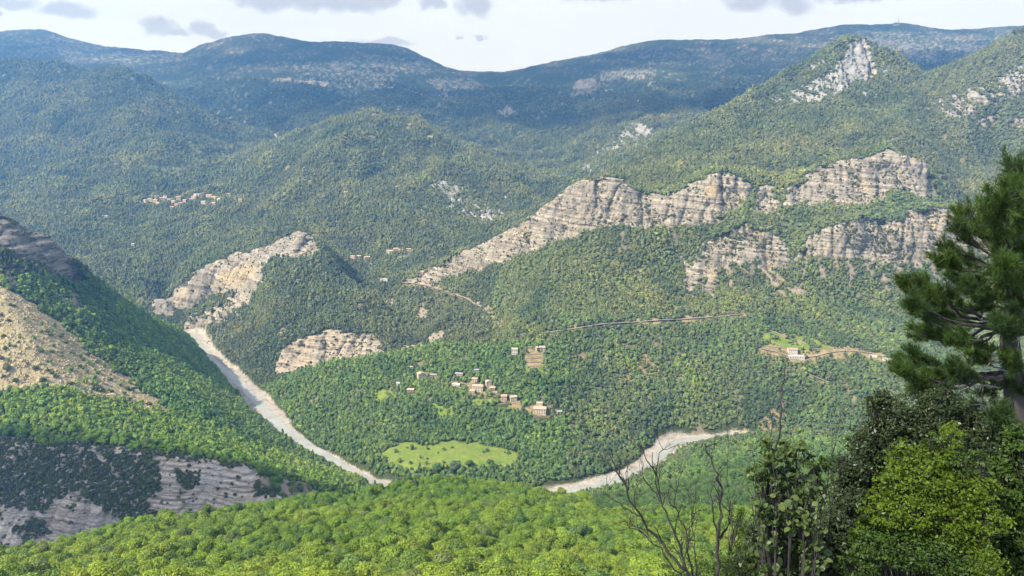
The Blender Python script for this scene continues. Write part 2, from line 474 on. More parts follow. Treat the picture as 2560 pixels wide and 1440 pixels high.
def box(a, k, axis):
    if k < 1: return a
    pad = [(0, 0)] * a.ndim; pad[axis] = (k + 1, k)
    c = np.cumsum(np.pad(a, pad, mode='edge').astype(np.float64), axis=axis)
    n = 2 * k + 1
    s1 = [slice(None)] * a.ndim; s2 = [slice(None)] * a.ndim
    s1[axis] = slice(n, None); s2[axis] = slice(None, -n)
    return ((c[tuple(s1)] - c[tuple(s2)]) / n).astype(np.float32)


UG = np.linspace(U0, U1, NU)
LG = np.linspace(L0, L1, NL)
YG = np.exp(LG)
ZG = build_tin()
for _ in range(2):
    ZG = box(box(ZG, 2, 0), 3, 1)
XX = (UG[:, None] * YG[None, :]).astype(np.float32)
YY = np.broadcast_to(YG[None, :], XX.shape).astype(np.float32)
lu, ll = UG[:, None] * 1.0, LG[None, :]
# relief: gullies and ribs whose size grows with the size of the hill they are cut into
land = sstep(-398.5, -384.0, ZG) * sstep(150, 300, YY)
big = sstep(2500, 4200, YY)
rel = (ridged(XX / 620 + 3.1, YY / 620, 5, 11, 0.55) * 95.0 - 24) * big
rel += (ridged(XX / 330 + 7.7, YY / 330, 3, 15, 0.5) * 44.0 - 9) * sstep(1850, 2400, YY) * (1 - 0.7 * big)
rel += (ridged(XX / 170 + 1.7, YY / 170, 4, 5) * 11.0 - 2.0) * sstep(900, 1500, YY) * (1 - 0.6 * big)
rel += fbm(XX / 60, YY / 60, 3, 21) * 3.2 * (1 - big) * sstep(200, 500, YY)
skyl = 1 - 0.86 * sstep(4600, 5500, YY)
ZG = ZG + rel * land * skyl
RELIEF_SHADE = np.clip(box(box(rel, 12, 0), 30, 1) - rel, -14, 14) / 14.0   # hollows positive, crests negative; shades the tree tints to bring out relief
# the flat river bed
def _xy(p):
    r = river(*p); y = math.exp(r[1]); return (r[0] * y, y)


BED = [_xy(p) for p in NEAR_L] + [_xy(p) for p in NEAR_R[1:]] + [_xy(p) for p in FAR_R[::-1]] + [_xy(p) for p in FAR_L[::-1][1:]]


def in_world_poly(x, y, poly):
    r = np.zeros(x.shape, bool)
    for k in range(len(poly)):
        x0, y0 = poly[k]; x1, y1 = poly[(k + 1) % len(poly)]
        if y0 == y1: continue
        r ^= ((y0 > y) != (y1 > y)) & (x < (x1 - x0) * (y - y0) / (y1 - y0) + x0)
    return r


_jx = XX + 8 * fbm(XX / 26, YY / 26, 3, 25); _jy = YY + 8 * fbm(XX / 26 + 9, YY / 26, 3, 26)
BEDG = in_world_poly(_jx, _jy, BED).astype(np.float32)
BEDW = box(box(BEDG, 3, 0), 4, 1)
BEDG = np.where(YY > 1030, BEDW > 0.12, BEDG > 0.5).astype(np.float32)
BEDS = box(box(BEDG, 1, 0), 2, 1)
ZG = (ZG * (1 - BEDS) + np.minimum(ZG, -399.8) * BEDS).astype(np.float32)
ZG = np.where((BEDS < 0.05) & (YY > 600) & (YY < 1500), np.maximum(ZG, -398.6), ZG).astype(np.float32)
SL = ZG / YY
# running horizon per column: what the camera can see
RMAX = np.maximum.accumulate(SL, axis=1)
VIS = SL >= RMAX - 0.0035


def zat(x, y):
    u = x / y
    gi = np.clip((u - U0) / (U1 - U0) * (NU - 1), 0, NU - 1.001)
    gj = np.clip((np.log(y) - L0) / (L1 - L0) * (NL - 1), 0, NL - 1.001)
    i = np.asarray(gi, int); j = np.asarray(gj, int)
    a = gi - i; b = gj - j
    return (ZG[i, j] * (1 - a) + ZG[i + 1, j] * a) * (1 - b) + (ZG[i, j + 1] * (1 - a) + ZG[i + 1, j + 1] * a) * b


def samp(G, x, y):
    gi = np.clip(np.rint((x / y - U0) / (U1 - U0) * (NU - 1)), 0, NU - 1).astype(int)
    gj = np.clip(np.rint((np.log(y) - L0) / (L1 - L0) * (NL - 1)), 0, NL - 1).astype(int)
    return G[gi, gj]


def hit(px, py, ymin=150.0):
    """the place on the ground that is seen at a photo pixel"""
    u = float(u_of(px, py)); s = float(slope_of(py))
    gi = min(max((u - U0) / (U1 - U0) * (NU - 1), 0), NU - 1.001)
    i = int(gi); a = gi - i
    col = (ZG[i] * (1 - a) + ZG[i + 1] * a) - s * YG
    ok = np.flatnonzero((col >= 0) & (YG > ymin))
    j = int(ok[0]) if len(ok) else NL - 1
    y = YG[j]
    if j > 0 and col[j - 1] < 0:
        f = col[j - 1] / (col[j - 1] - col[j])
        y = YG[j - 1] + (YG[j] - YG[j - 1]) * f
    return (u * y, float(y), float(zat(u * y, y)))


# ------------------------------------------------------------------ what covers the ground, drawn as outlines of the real patches
def inpoly(px, py, poly):
    r = np.zeros(px.shape, bool)
    n = len(poly)
    for k in range(n):
        x0, y0 = poly[k]; x1, y1 = poly[(k + 1) % n]
        if y0 == y1: continue
        c = ((y0 > py) != (y1 > py))
        r ^= c & (px < (x1 - x0) * (py - y0) / (y1 - y0) + x0)
    return r


# (kind, strength, y-range, polygon);  kinds: rock, yel, pale, scree, bad, grass, soil, light, gravel
PATCH = [
    ('rock', 1.0, 1330, 1680, [(1008, 698), (1060, 668), (1090, 655), (1150, 618), (1250, 572), (1330, 526), (1395, 475), (1440, 450), (1500, 436), (1560, 450), (1600, 482), (1650, 488), (1690, 488), (1720, 466), (1770, 438), (1810, 430), (1850, 446), (1885, 472), (1862, 502), (1800, 545), (1700, 553), (1590, 560), (1520, 550), (1440, 580), (1380, 600), (1300, 628), (1200, 660), (1100, 690), (1030, 704)]),
    ('rock', 1.0, 1330, 1480, [(1880, 525), (1893, 480), (1918, 457), (1948, 500), (1945, 525)]),
    ('rock', 1.0, 1340, 1480, [(1955, 495), (1968, 460), (2050, 418), (2110, 402), (2150, 392), (2250, 372), (2305, 380), (2335, 422), (2338, 476), (2300, 480), (2232, 462), (2205, 494), (2100, 500), (2020, 498)]),
    ('rock', 0.6, 1340, 1480, [(2330, 470), (2372, 510), (2362, 525), (2320, 495)]),
    ('rock', 1.0, 1230, 1400, [(1776, 602), (1850, 563), (1890, 570), (1930, 588), (1962, 602), (1978, 640), (2030, 590), (2060, 570), (2150, 543), (2200, 550), (2256, 560), (2266, 530), (2330, 518), (2450, 528), (2480, 630), (2320, 645), (2250, 655), (2200, 650), (2150, 634), (2060, 632), (1990, 645), (1960, 662), (1900, 645), (1830, 645), (1805, 655), (1795, 700), (1782, 738), (1768, 725), (1760, 680), (1722, 725), (1713, 690), (1735, 640)]),
    ('rock', 0.55, 1230, 1400, [(1700, 640), (1760, 600), (1790, 640), (1760, 740), (1720, 735)]),
    ('light', 0.9, 1200, 1330, [(1876, 635), (1892, 635), (1912, 668), (1934, 716), (1926, 722), (1905, 685)]),
    ('light', 0.8, 1200, 1330, [(1920, 655), (1932, 655), (1952, 705), (1944, 708)]),
    ('light', 0.9, 1200, 1330, [(1950, 738), (1966, 716), (1985, 712), (2002, 702), (1998, 742)]),
    ('light', 0.8, 1180, 1330, [(2228, 615), (2240, 615), (2252, 690), (2258, 735), (2246, 735)]),
    ('light', 0.55, 1180, 1330, [(2238, 690), (2262, 690), (2270, 720), (2250, 722)]),
    ('light', 0.5, 1180, 1330, [(2140, 640), (2150, 640), (2146, 680), (2140, 680)]),
    ('light', 0.9, 1180, 1330, [(1990, 655), (1999, 655), (2011, 701), (2003, 701)]),
    ('light', 0.9, 1180, 1330, [(2045, 640), (2054, 640), (2060, 700), (2052, 700)]),
    ('light', 0.9, 1180, 1330, [(2088, 640), (2097, 640), (2098, 684), (2090, 684)]),
    ('light', 0.9, 1180, 1330, [(2118, 648), (2127, 648), (2135, 718), (2127, 718)]),
    ('light', 0.9, 1180, 1330, [(2172, 655), (2181, 655), (2181, 707), (2173, 707)]),
    ('light', 0.9, 1180, 1330, [(2205, 660), (2214, 660), (2221, 730), (2213, 730)]),
    ('light', 0.9, 1180, 1330, [(2290, 650), (2299, 650), (2309, 710), (2301, 710)]),
    ('light', 0.9, 1180, 1330, [(2330, 650), (2339, 650), (2343, 700), (2335, 700)]),
    ('light', 0.9, 1180, 1330, [(1850, 655), (1859, 655), (1869, 705), (1861, 705)]),
    ('light', 0.9, 1180, 1330, [(1815, 660), (1824, 660), (1832, 720), (1824, 720)]),
    ('light', 0.4, 1180, 1330, [(2005, 640), (2025, 640), (2030, 668), (2020, 670)]),
    ('yel', 0.9, 1330, 1480, [(1755, 470), (1800, 455), (1812, 480), (1795, 492), (1760, 488)]),
    ('yel', 0.8, 1330, 1600, [(1288, 575), (1308, 560), (1318, 590), (1298, 602)]),
    ('yel', 0.8, 1330, 1480, [(2150, 445), (2168, 430), (2172, 470), (2155, 475)]),
    ('yel', 0.7, 1230, 1400, [(1880, 582), (1905, 572), (1905, 592), (1885, 595)]),
    ('yel', 0.6, 1230, 1400, [(1775, 668), (1792, 668), (1790, 715), (1778, 715)]),
    ('yel', 0.5, 1230, 1400, [(2280, 532), (2372, 526), (2372, 580), (2300, 575)]),
    ('rock', 0.75, 1880, 2320, [(2118, 122), (2135, 108), (2165, 112), (2180, 150), (2192, 186), (2155, 202), (2110, 228), (2078, 250), (2020, 262), (1960, 254), (1870, 268), (1920, 245), (2000, 215), (2070, 182), (2098, 155)]),
    ('rock', 1.0, 1880, 2320, [(2118, 118), (2140, 98), (2168, 100), (2184, 150), (2197, 192), (2150, 208), (2120, 190), (2100, 215), (2070, 225), (2095, 170)]),
    ('rock', 0.45, 1900, 2320, [(1960, 200), (2030, 158), (2100, 120), (2098, 140), (2040, 170), (1990, 200)]),
    ('rock', 0.6, 1900, 2320, [(2195, 165), (2225, 165), (2222, 185), (2200, 200)]),
    ('rock', 0.5, 1880, 2320, [(2120, 230), (2190, 225), (2195, 250), (2150, 255)]),
    ('yel', 0.9, 1880, 2320, [(2160, 185), (2195, 172), (2198, 195), (2165, 200)]),
    ('rock', 0.55, 1650, 2300, [(2300, 275), (2360, 240), (2450, 215), (2560, 175), (2700, 120), (2700, 200), (2560, 235), (2470, 262), (2380, 285)]),
    ('rock', 0.8, 1650, 2300, [(2360, 292), (2420, 262), (2452, 278), (2420, 300)]),
    ('rock', 0.8, 1650, 2300, [(2440, 305), (2490, 282), (2502, 300), (2470, 322)]),
    ('rock', 0.8, 1650, 2300, [(2515, 180), (2580, 145), (2600, 230), (2528, 232)]),
    ('rock', 0.6, 1650, 2300, [(2530, 300), (2600, 290), (2600, 330), (2545, 330)]),
    ('rock', 0.5, 1550, 1800, [(2228, 344), (2330, 350), (2340, 368), (2260, 368)]),
    ('rock', 0.45, 1550, 1900, [(2340, 440), (2420, 440), (2420, 460), (2350, 460)]),
    ('rock', 1.0, 1480, 1700, [(366, 752), (400, 722), (450, 700), (520, 656), (570, 634), (630, 628), (690, 598), (750, 578), (792, 578), (800, 632), (740, 648), (692, 642), (664, 652), (655, 702), (622, 742), (590, 758), (556, 748), (592, 712), (520, 734), (460, 764), (400, 778)]),
    ('rock', 0.7, 1450, 1650, [(452, 804), (475, 772), (555, 762), (580, 748), (624, 742), (560, 792), (500, 806)]),
    ('rock', 0.5, 1350, 1600, [(505, 838), (560, 800), (600, 772), (608, 780), (560, 815), (520, 845)]),
    ('yel', 0.9, 1480, 1700, [(540, 690), (600, 662), (640, 668), (632, 700), (560, 716)]),
    ('yel', 0.8, 1480, 1700, [(412, 745), (470, 722), (470, 740), (425, 752)]),
    ('pale', 1.0, 1240, 1340, [(676, 932), (692, 882), (740, 848), (830, 826), (930, 836), (955, 862), (945, 895), (870, 910), (800, 920), (720, 936)]),
    ('pale', 0.8, 1240, 1340, [(985, 885), (1008, 858), (1042, 868), (1046, 892)]),
    ('yel', 0.5, 1240, 1340, [(1010, 866), (1035, 868), (1035, 885), (1012, 885)]),
    ('light', 1.0, 1230, 1500, [(1062, 868), (1078, 836), (1112, 822), (1102, 850), (1076, 874)]),
    ('light', 1.0, 1230, 1520, [(1043, 772), (1066, 760), (1062, 800), (1048, 804)]),
    ('light', 0.6, 1230, 1520, [(960, 735), (985, 740), (985, 765), (965, 760)]),
    ('rock', 0.5, 1900, 2450, [(1075, 458), (1110, 446), (1180, 478), (1290, 498), (1265, 545), (1210, 562), (1160, 545), (1115, 505)]),
    ('rock', 0.62, 2900, 3700, [(1476, 388), (1530, 350), (1558, 320), (1588, 304), (1652, 330), (1642, 346), (1602, 372), (1540, 398), (1500, 402)]),
    ('rock', 0.6, 2500, 3300, [(1448, 412), (1478, 400), (1482, 432), (1460, 442)]),
    ('rock', 1.0, 880, 1030, [(-200, 440), (0, 524), (60, 558), (140, 590), (180, 640), (217, 708), (190, 710), (150, 690), (100, 668), (50, 648), (0, 618), (-200, 540)]),
    ('light', 0.8, 800, 1100, [(148, 748), (190, 738), (222, 766), (200, 778)]),
    ('light', 0.7, 800, 1000, [(-100, 640), (0, 662), (40, 690), (62, 722), (0, 716), (-100, 680)]),
    ('scree', 1.0, 700, 960, [(-300, 560), (-60, 672), (0, 718), (40, 736), (90, 770), (130, 796), (180, 832), (205, 856), (235, 893), (300, 932), (345, 964), (402, 1002), (426, 1036), (380, 1032), (320, 1012), (270, 1002), (200, 988), (150, 966), (100, 970), (0, 976), (-300, 940)]),
    ('bad', 1.0, 590, 720, [(-300, 1070), (0, 1092), (100, 1112), (200, 1110), (350, 1122), (430, 1134), (560, 1154), (632, 1164), (652, 1212), (704, 1242), (700, 1300), (500, 1320), (330, 1350), (100, 1400), (-300, 1420)]),
    ('light', 0.7, 600, 730, [(640, 1192), (720, 1196), (800, 1222), (850, 1236), (820, 1260), (690, 1262)]),
    ('grass', 1.0, 800, 960, [(950, 1138), (972, 1118), (1030, 1104), (1080, 1114), (1120, 1100), (1190, 1107), (1250, 1117), (1296, 1135), (1300, 1160), (1230, 1172), (1200, 1172), (1130, 1165), (1080, 1175), (1050, 1182), (1000, 1172), (960, 1155)]),
    ('soil', 1.0, 1030, 1135, [(1898, 866), (1930, 860), (2000, 878), (2060, 874), (2125, 864), (2134, 888), (2110, 900), (2052, 898), (2025, 914), (1960, 903), (1898, 884)]),
    ('grass', 0.7, 1090, 1200, [(1908, 828), (1960, 834), (2020, 840), (2062, 860), (2085, 878), (1990, 876), (1908, 862)]),
    ('soil', 0.8, 1090, 1200, [(1930, 826), (1960, 836), (2010, 858), (2000, 862), (1950, 842)]),
    ('soil', 0.8, 900, 1150, [(2110, 868), (2170, 875), (2230, 890), (2240, 905), (2160, 900)]),
    ('soil', 0.5, 900, 1120, [(1040, 928), (1110, 938), (1150, 946), (1245, 958), (1248, 990), (1180, 996), (1140, 965), (1060, 950)]),
    ('soil', 0.5, 900, 1120, [(1235, 1000), (1300, 1000), (1345, 1008), (1415, 1008), (1424, 1040), (1320, 1042), (1280, 1020)]),
    ('soil', 0.9, 900, 1140, [(1308, 876), (1356, 874), (1360, 912), (1320, 924)]),
    ('grass', 0.6, 900, 1140, [(1308, 890), (1370, 888), (1372, 935), (1310, 935)]),
    ('grass', 0.9, 900, 1120, [(925, 988), (955, 974), (990, 988), (970, 1006), (935, 1004)]),
    ('grass', 0.8, 900, 1120, [(1180, 1000), (1230, 992), (1240, 1005), (1190, 1018)]),
    ('grass', 0.8, 900, 1120, [(1080, 1010), (1130, 1015), (1140, 1040), (1100, 1045)]),
    ('soil', 0.5, 900, 1120, [(1560, 905), (1640, 875), (1668, 905), (1640, 945), (1580, 940)]),
    ('soil', 0.5, 900, 1120, [(1490, 905), (1512, 895), (1515, 925), (1495, 930)]),
    ('soil', 0.4, 900, 1120, [(1410, 880), (1450, 868), (1460, 900), (1420, 905)]),
    ('soil', 0.5, 900, 1120, [(1500, 935), (1600, 930), (1620, 955), (1520, 960)]),
    ('soil', 0.9, 900, 1050, [(1835, 1094), (1858, 1070), (1888, 1090), (1884, 1114)]),
    ('soil', 0.55, 900, 1050, [(1895, 1060), (1930, 1015), (1975, 1040), (1965, 1075), (1905, 1080)]),
    ('soil', 0.5, 900, 1050, [(2130, 1050), (2200, 1040), (2230, 1090), (2150, 1090)]),
    ('soil', 1.0, 1200, 1330, [(1574, 676), (1606, 670), (1606, 680), (1578, 684)]),
    ('light', 0.4, 1150, 1330, [(1700, 610), (1730, 620), (1715, 655), (1695, 640)]),
    ('light', 0.5, 1180, 1450, [(1245, 790), (1262, 795), (1258, 830), (1240, 825)]),
    ('soil', 0.55, 1140, 1240, [(1560, 800), (1700, 790), (1860, 775), (1880, 785), (1860, 800), (1700, 812), (1560, 820)]),
    ('soil', 0.5, 1140, 1200, [(1380, 820), (1440, 810), (1450, 828), (1390, 838)]),
    ('light', 0.5, 1250, 1600, [(1000, 702), (1060, 702), (1150, 734), (1215, 765), (1245, 790), (1235, 800), (1190, 765), (1130, 742), (1050, 716)]),
    # far range: scars, screes and pale crags
    ('rock', 0.8, 4000, 5600, [(1425, 240), (1440, 205), (1480, 195), (1500, 212), (1480, 242)]),
    ('rock', 0.8, 3400, 4500, [(1235, 278), (1268, 264), (1288, 282), (1260, 294)]),
    ('rock', 0.9, 3800, 4200, [(240, 205), (268, 195), (298, 200), (272, 225)]),
    ('light', 0.9, 4500, 5600, [(688, 196), (780, 202), (820, 208), (812, 217), (770, 208), (700, 204)]),
    ('light', 0.7, 4500, 5600, [(1092, 240), (1110, 234), (1128, 240), (1122, 252), (1100, 254)]),
    ('rock', 0.3, 4300, 6500, [(700, 160), (850, 150), (1000, 165), (1000, 215), (880, 240), (750, 200)]),
    ('rock', 0.3, 5600, 7100, [(40, 100), (160, 95), (330, 125), (450, 132), (480, 150), (300, 165), (100, 135)]),
    ('rock', 0.3, 4800, 6500, [(900, 135), (1050, 145), (1120, 175), (1060, 190), (920, 160)]),
    ('rock', 0.5, 4300, 6000, [(1060, 200), (1180, 195), (1220, 225), (1100, 225)]),
    ('rock', 0.45, 4300, 6000, [(1500, 180), (1640, 165), (1640, 195), (1500, 205)]),
    ('rock', 0.2, 4300, 6000, [(1560, 130), (1900, 120), (2000, 150), (1800, 170), (1560, 160)]),
    ('rock', 0.25, 4300, 6500, [(2080, 90), (2300, 80), (2560, 85), (2560, 110), (2400, 150), (2280, 165), (2200, 130)]),
    ('rock', 0.6, 4000, 5600, [(2240, 100), (2270, 98), (2280, 140), (2262, 140)]),
    ('light', 0.5, 3300, 4300, [(660, 350), (690, 330), (700, 338), (672, 360)]),
    ('rock', 0.45, 2300, 3500, [(1180, 390), (1210, 385), (1230, 405), (1200, 410)]),
    ('rock', 0.5, 2100, 3000, [(1230, 415), (1260, 415), (1270, 432), (1245, 432)]),
]
KINDS = ('rock', 'yel', 'pale', 'scree', 'bad', 'grass', 'soil', 'light')


def cover(x, y, z):
    """how much of every kind of bare ground there is at these points"""
    px, py = project(x, y, z)
    k = 1934.0 / y
    w1 = fbm(x / 26, y / 26 + z / 13, 3, 31) * 16 * k * np.clip(y / 1500, .5, 1.6)
    w2 = fbm(x / 26 + 40, y / 26 + z / 13, 3, 37) * 12 * k * np.clip(y / 1500, .5, 1.6)
    sp = fbm(x / (9 + y / 350) + z / 14, y / (9 + y / 350) - z / 10, 3, 41) * 0.5 + 0.5 + 0.18 * perlin(x / 2.7, y / 2.7 + z / 3, 44)
    out = {n: np.zeros(x.shape, np.float32) for n in KINDS}
    for kind, st, y0, y1, poly in PATCH:
        a = np.array(poly, float)
        if kind == 'light' and 1180 <= y0 <= 1200 and y1 == 1330:
            a[:, 0] = a[:, 0].mean() + (a[:, 0] - a[:, 0].mean()) * 1.5
            poly = [tuple(p) for p in a]
        b = (px > a[:, 0].min() - 40) & (px < a[:, 0].max() + 40) & (py > a[:, 1].min() - 40) & (py < a[:, 1].max() + 40) & (y > y0) & (y < y1)
        ix = np.flatnonzero(b)
        if not len(ix): continue
        hard = 0.6 if kind in ('grass', 'soil') else 1.0
        dn = 13.0 if (kind in ('rock', 'pale') and 1150 < y1 < 1750) else 0.0
        m = inpoly(px[ix] + w1[ix] * hard, py[ix] + w2[ix] * hard - dn * (py[ix] > a[:, 1].mean()), poly)
        if st < 1:
            m = m & (sp[ix] < 0.30 + 0.42 * st)
        out[kind][ix] = np.maximum(out[kind][ix], m.astype(np.float32))
    # gravel of the river bed
    out['gravel'] = sstep(0.25, 0.6, samp(BEDS, x, y)).astype(np.float32)
    return out


# ------------------------------------------------------------------ terrain mesh
NC, NR = 1000, 800
MU0, MU1 = -0.80, 0.80


def terrain():
    uc = np.linspace(MU0, MU1, NC)
    gi = (uc - U0) / (U1 - U0) * (NU - 1)
    i = gi.astype(int); a = (gi - i)[:, None].astype(np.float32)
    Z = ZG[i] * (1 - a) + ZG[i + 1] * a
    s = Z / YG[None, :]
    rm = np.maximum.accumulate(s, axis=1)
    vis = (s >= rm - 0.003).astype(np.float32)
    d = np.abs(np.diff(s, axis=1, prepend=s[:, :1]))
    w = d * vis + 2.2e-5 + 1.2e-4 * vis + 0.12 * d
    w *= sstep(100, 200, YG)[None, :] * 0.97 + 0.03
    w = box(box(w, 6, 0), 8, 1)
    w = box(w, 10, 0)
    c = np.cumsum(w, axis=1)
    c = (c - c[:, :1]) / (c[:, -1:] - c[:, :1])
    t = np.linspace(0, 1, NR)
    Lr = np.stack([np.interp(t, c[k], LG) for k in range(NC)])
    y = np.exp(Lr).astype(np.float32)
    x = (uc[:, None] * y).astype(np.float32)
    z = zat(x.astype(np.float64), y.astype(np.float64)).astype(np.float32)
    cv = cover(x.ravel(), y.ravel(), z.ravel())
    for k in cv: cv[k] = cv[k].reshape(x.shape)
    # face direction
    e = y * 0.004
    gx = (zat(x + e, y) - zat(x - e, y)) / (2 * e)
    gy = (zat(x, y + e) - zat(x, y - e)) / (2 * e)
    gl = np.sqrt(gx * gx + gy * gy) + 1e-6
    nx, ny = -gx / gl, -gy / gl
    hard = np.maximum.reduce([cv['rock'], cv['pale'], 0.6 * cv['bad']])
    hard = box(box(hard, 1, 0), 1, 1)
    # beds that stand out and beds that are worn back, and vertical ribs and clefts
    bed = z + 0.10 * x + 2.5 * fbm(x / 60, y / 60, 2, 51)
    along = x * 0.8 - y * 0.3
    beds = fbm(bed / 5.2, along / 130, 3, 53) + 0.55 * np.sign(perlin(bed / 8.0, along / 400, 57)) * np.abs(perlin(bed / 8.0, along / 400, 57)) ** 0.5
    p1 = np.abs(perlin(along / 62 + bed / 300, bed / 260, 61)); p2 = np.abs(perlin(along / 27 + 5 + bed / 200, bed / 130, 62)); p3 = np.abs(perlin(along / 12 + 9, bed / 45, 64))
    ribs = 0.30 - (np.clip(1 - p1 * 2.2, 0, 1) ** 3) * 1.3 - (np.clip(1 - p2 * 2.4, 0, 1) ** 3) * 0.75 - (np.clip(1 - p3 * 2.6, 0, 1) ** 3) * 0.28
    lay = np.floor(bed / 4.3 + 0.25 * perlin(along / 50, bed / 20, 65)).astype(np.int32)
    layf = (_perm[(lay * 7) & 255] / 127.5 - 1.0) * (0.65 + 0.7 * perlin(along / 70, lay * 1.37, 66))
    lay2 = np.floor(bed / 1.9 + 0.2 * perlin(along / 30, bed / 9, 67)).astype(np.int32)
    layf = np.where(y < 1040, 0.25, 1.0) * (0.7 * layf + 0.45 * (_perm[(lay2 * 13) & 255] / 127.5 - 1.0))
    big = np.clip(y / 1400, 0.35, 2.2)
    steep = sstep(0.35, 0.8, gl)
    amp = hard * steep * big * np.where(y < 1040, 1.9, 1.0)
    blk = fbm(along / 15, bed / 13, 3, 63)
    dsp = amp * (2.6 * layf + 1.0 * beds + 11.0 * ribs + 2.4 * blk)
    x = x + nx * dsp; y = y + ny * dsp
    # rubble, clods, and the rough ground under the woods
    rough = 0.9 * fbm(x / 7, y / 7, 2, 71) * sstep(300, 800, y) + hard * 1.3 * fbm(x / 11, y / 11 + z / 8, 3, 73) * big + cv['scree'] * 0.7 * ridged(x / 4, y / 4, 2, 75) + cv['bad'] * 2.0 * ridged(along / 24, bed / 90, 3, 77)
    far = sstep(2600, 4200, y)
    rough = rough + far * (3.0 * fbm(x / 38, y / 38, 3, 79) + 16.0 * (ridged(x / 150, y / 150, 4, 80) - 0.3) * (1 - 0.45 * sstep(5500, 6000, y)))
    wet = (1 - cv['gravel']) * (1 - 0.9 * cv['grass']) * (1 - 0.8 * cv['soil'])
    z = z + rough * wet + cv['gravel'] * 0.35 * fbm(x / 6, y / 6, 3, 81)
    # colours of the ground itself
    def mixc(c, col, m):
        m = np.clip(m, 0, 1)[..., None]
        return c * (1 - m) + np.asarray(col, np.float32) * m
    n1 = fbm(x / 55, y / 55, 3, 91) * 0.5 + 0.5
    n2 = fbm(x / 11, y / 11 + z / 9, 3, 93) * 0.5 + 0.5
    n3 = fbm(x / 240, y / 240, 3, 95) * 0.5 + 0.5
    c = np.zeros(x.shape + (3,), np.float32)
    c[...] = (0.050, 0.066, 0.026)
    c = mixc(c, (0.085, 0.075, 0.045), sstep(0.5, 0.8, n2) * 0.6)
    cn = fbm(x / 30 + 4, y / 30, 3, 133)
    c = mixc(c, (0.19, 0.165, 0.105), sstep(0.26, 0.42, cn) * (y > 900) * 0.9)
    # far woods and heath
    sp = fbm(x / 24, y / 24, 3, 97) * 0.5 + 0.5
    fw = np.zeros_like(c); fw[...] = (0.024, 0.040, 0.020)
    fw = mixc(fw, (0.050, 0.066, 0.032), sstep(0.42, 0.68, sp))
    fw = mixc(fw, (0.075, 0.078, 0.050), sstep(0.5, 0.8, n3) * sstep(0.45, 0.7, sp) * 0.8)
    high = sstep(280, 520, z) * sstep(0.40, 0.62, n3 * 0.6 + sp * 0.4)
    fw = mixc(fw, (0.090, 0.088, 0.068), high * 0.75)
    fw = mixc(fw, (0.36, 0.345, 0.32), sstep(0.60, 0.70, sp) * sstep(0.40, 0.6, n3) * 0.55)
    c = mixc(c, (0, 0, 0), far) + fw * far[..., None]
    rk = np.zeros_like(c); rk[...] = (0.238, 0.209, 0.160)
    st = fbm(bed / 2.6, along / 160, 3, 99) * 0.5 + 0.5
    rk = mixc(rk, (0.322, 0.285, 0.220), sstep(0.45, 0.62, st))
    rk = mixc(rk, (0.142, 0.124, 0.098), sstep(0.46, 0.30, st) * 0.9)
    rk = rk * (1 + 0.22 * layf[..., None])
    rk = mixc(rk, (0.220, 0.206, 0.178), sstep(0.5, 0.75, n1) * 0.6)
    rk = mixc(rk, (0.27, 0.27, 0.255), sstep(1750, 2000, y) * 0.9)
    rk = mixc(rk, (0.150, 0.144, 0.132), sstep(3000, 4500, y) * 0.9)
    rk = rk * 1.1
    rk = mixc(rk, (0.130, 0.127, 0.115), (y < 1040) * (0.45 + 0.5 * sstep(0.45, 0.6, n2)))
    rk = mixc(rk, (0.40, 0.305, 0.150), cv['yel'] * sstep(0.34, 0.55, n2 * 0.6 + st * 0.4) * 0.7)
    stain = ridged(along / 9 + 3, bed / 90, 3, 101)
    rk = mixc(rk, (0.095, 0.088, 0.078), sstep(0.50, 0.85, stain) * 0.55)
    c = mixc(c, (0, 0, 0), cv['rock']) + rk * cv['rock'][..., None]
    pl = mixc(np.full_like(c, 1.0) * np.array((0.35, 0.30, 0.225), np.float32), (0.19, 0.165, 0.13), sstep(0.47, 0.33, st))
    c = mixc(c, (0, 0, 0), cv['pale']) + pl * cv['pale'][..., None]
    c = mixc(c, (0.30, 0.25, 0.19), cv['light'] * (0.6 + 0.4 * n2))
    sc = np.full_like(c, 1.0) * np.array((0.350, 0.295, 0.165), np.float32)
    sc = mixc(sc, (0.270, 0.220, 0.118), sstep(0.45, 0.75, n2)); sc = mixc(sc, (0.39, 0.338, 0.205), sstep(0.55, 0.8, n1))
    c = mixc(c, (0, 0, 0), cv['scree']) + sc * cv['scree'][..., None]
    bd = np.full_like(c, 1.0) * np.array((0.40, 0.335, 0.265), np.float32)
    bst = fbm(bed / 1.5, along / 140, 3, 103) * 0.5 + 0.5
    bd = mixc(bd, (0.50, 0.43, 0.345), sstep(0.5, 0.64, bst)); bd = mixc(bd, (0.22, 0.19, 0.155), sstep(0.48, 0.34, bst))
    bd = mixc(bd, (0.32, 0.31, 0.30), sstep(0.45, 0.65, n1) * 0.4)
    c = mixc(c, (0, 0, 0), cv['bad']) + bd * cv['bad'][..., None]
    gr = np.full_like(c, 1.0) * np.array((0.150, 0.210, 0.036), np.float32)
    gr = mixc(gr, (0.190, 0.220, 0.055), sstep(0.4, 0.7, fbm(x / 20, y / 7, 3, 105) * 0.5 + 0.5))
    gr = mixc(gr, (0.12, 0.19, 0.035), sstep(0.5, 0.75, n2) * 0.7)
    c = mixc(c, (0, 0, 0), cv['grass']) + gr * cv['grass'][..., None]
    so = np.full_like(c, 1.0) * np.array((0.275, 0.218, 0.118), np.float32)
    so = mixc(so, (0.16, 0.14, 0.075), sstep(0.4, 0.7, n2)); 
    c = mixc(c, (0, 0, 0), cv['soil']) + so * cv['soil'][..., None]
    gv = np.full_like(c, 1.0) * np.array((0.355, 0.325, 0.275), np.float32)
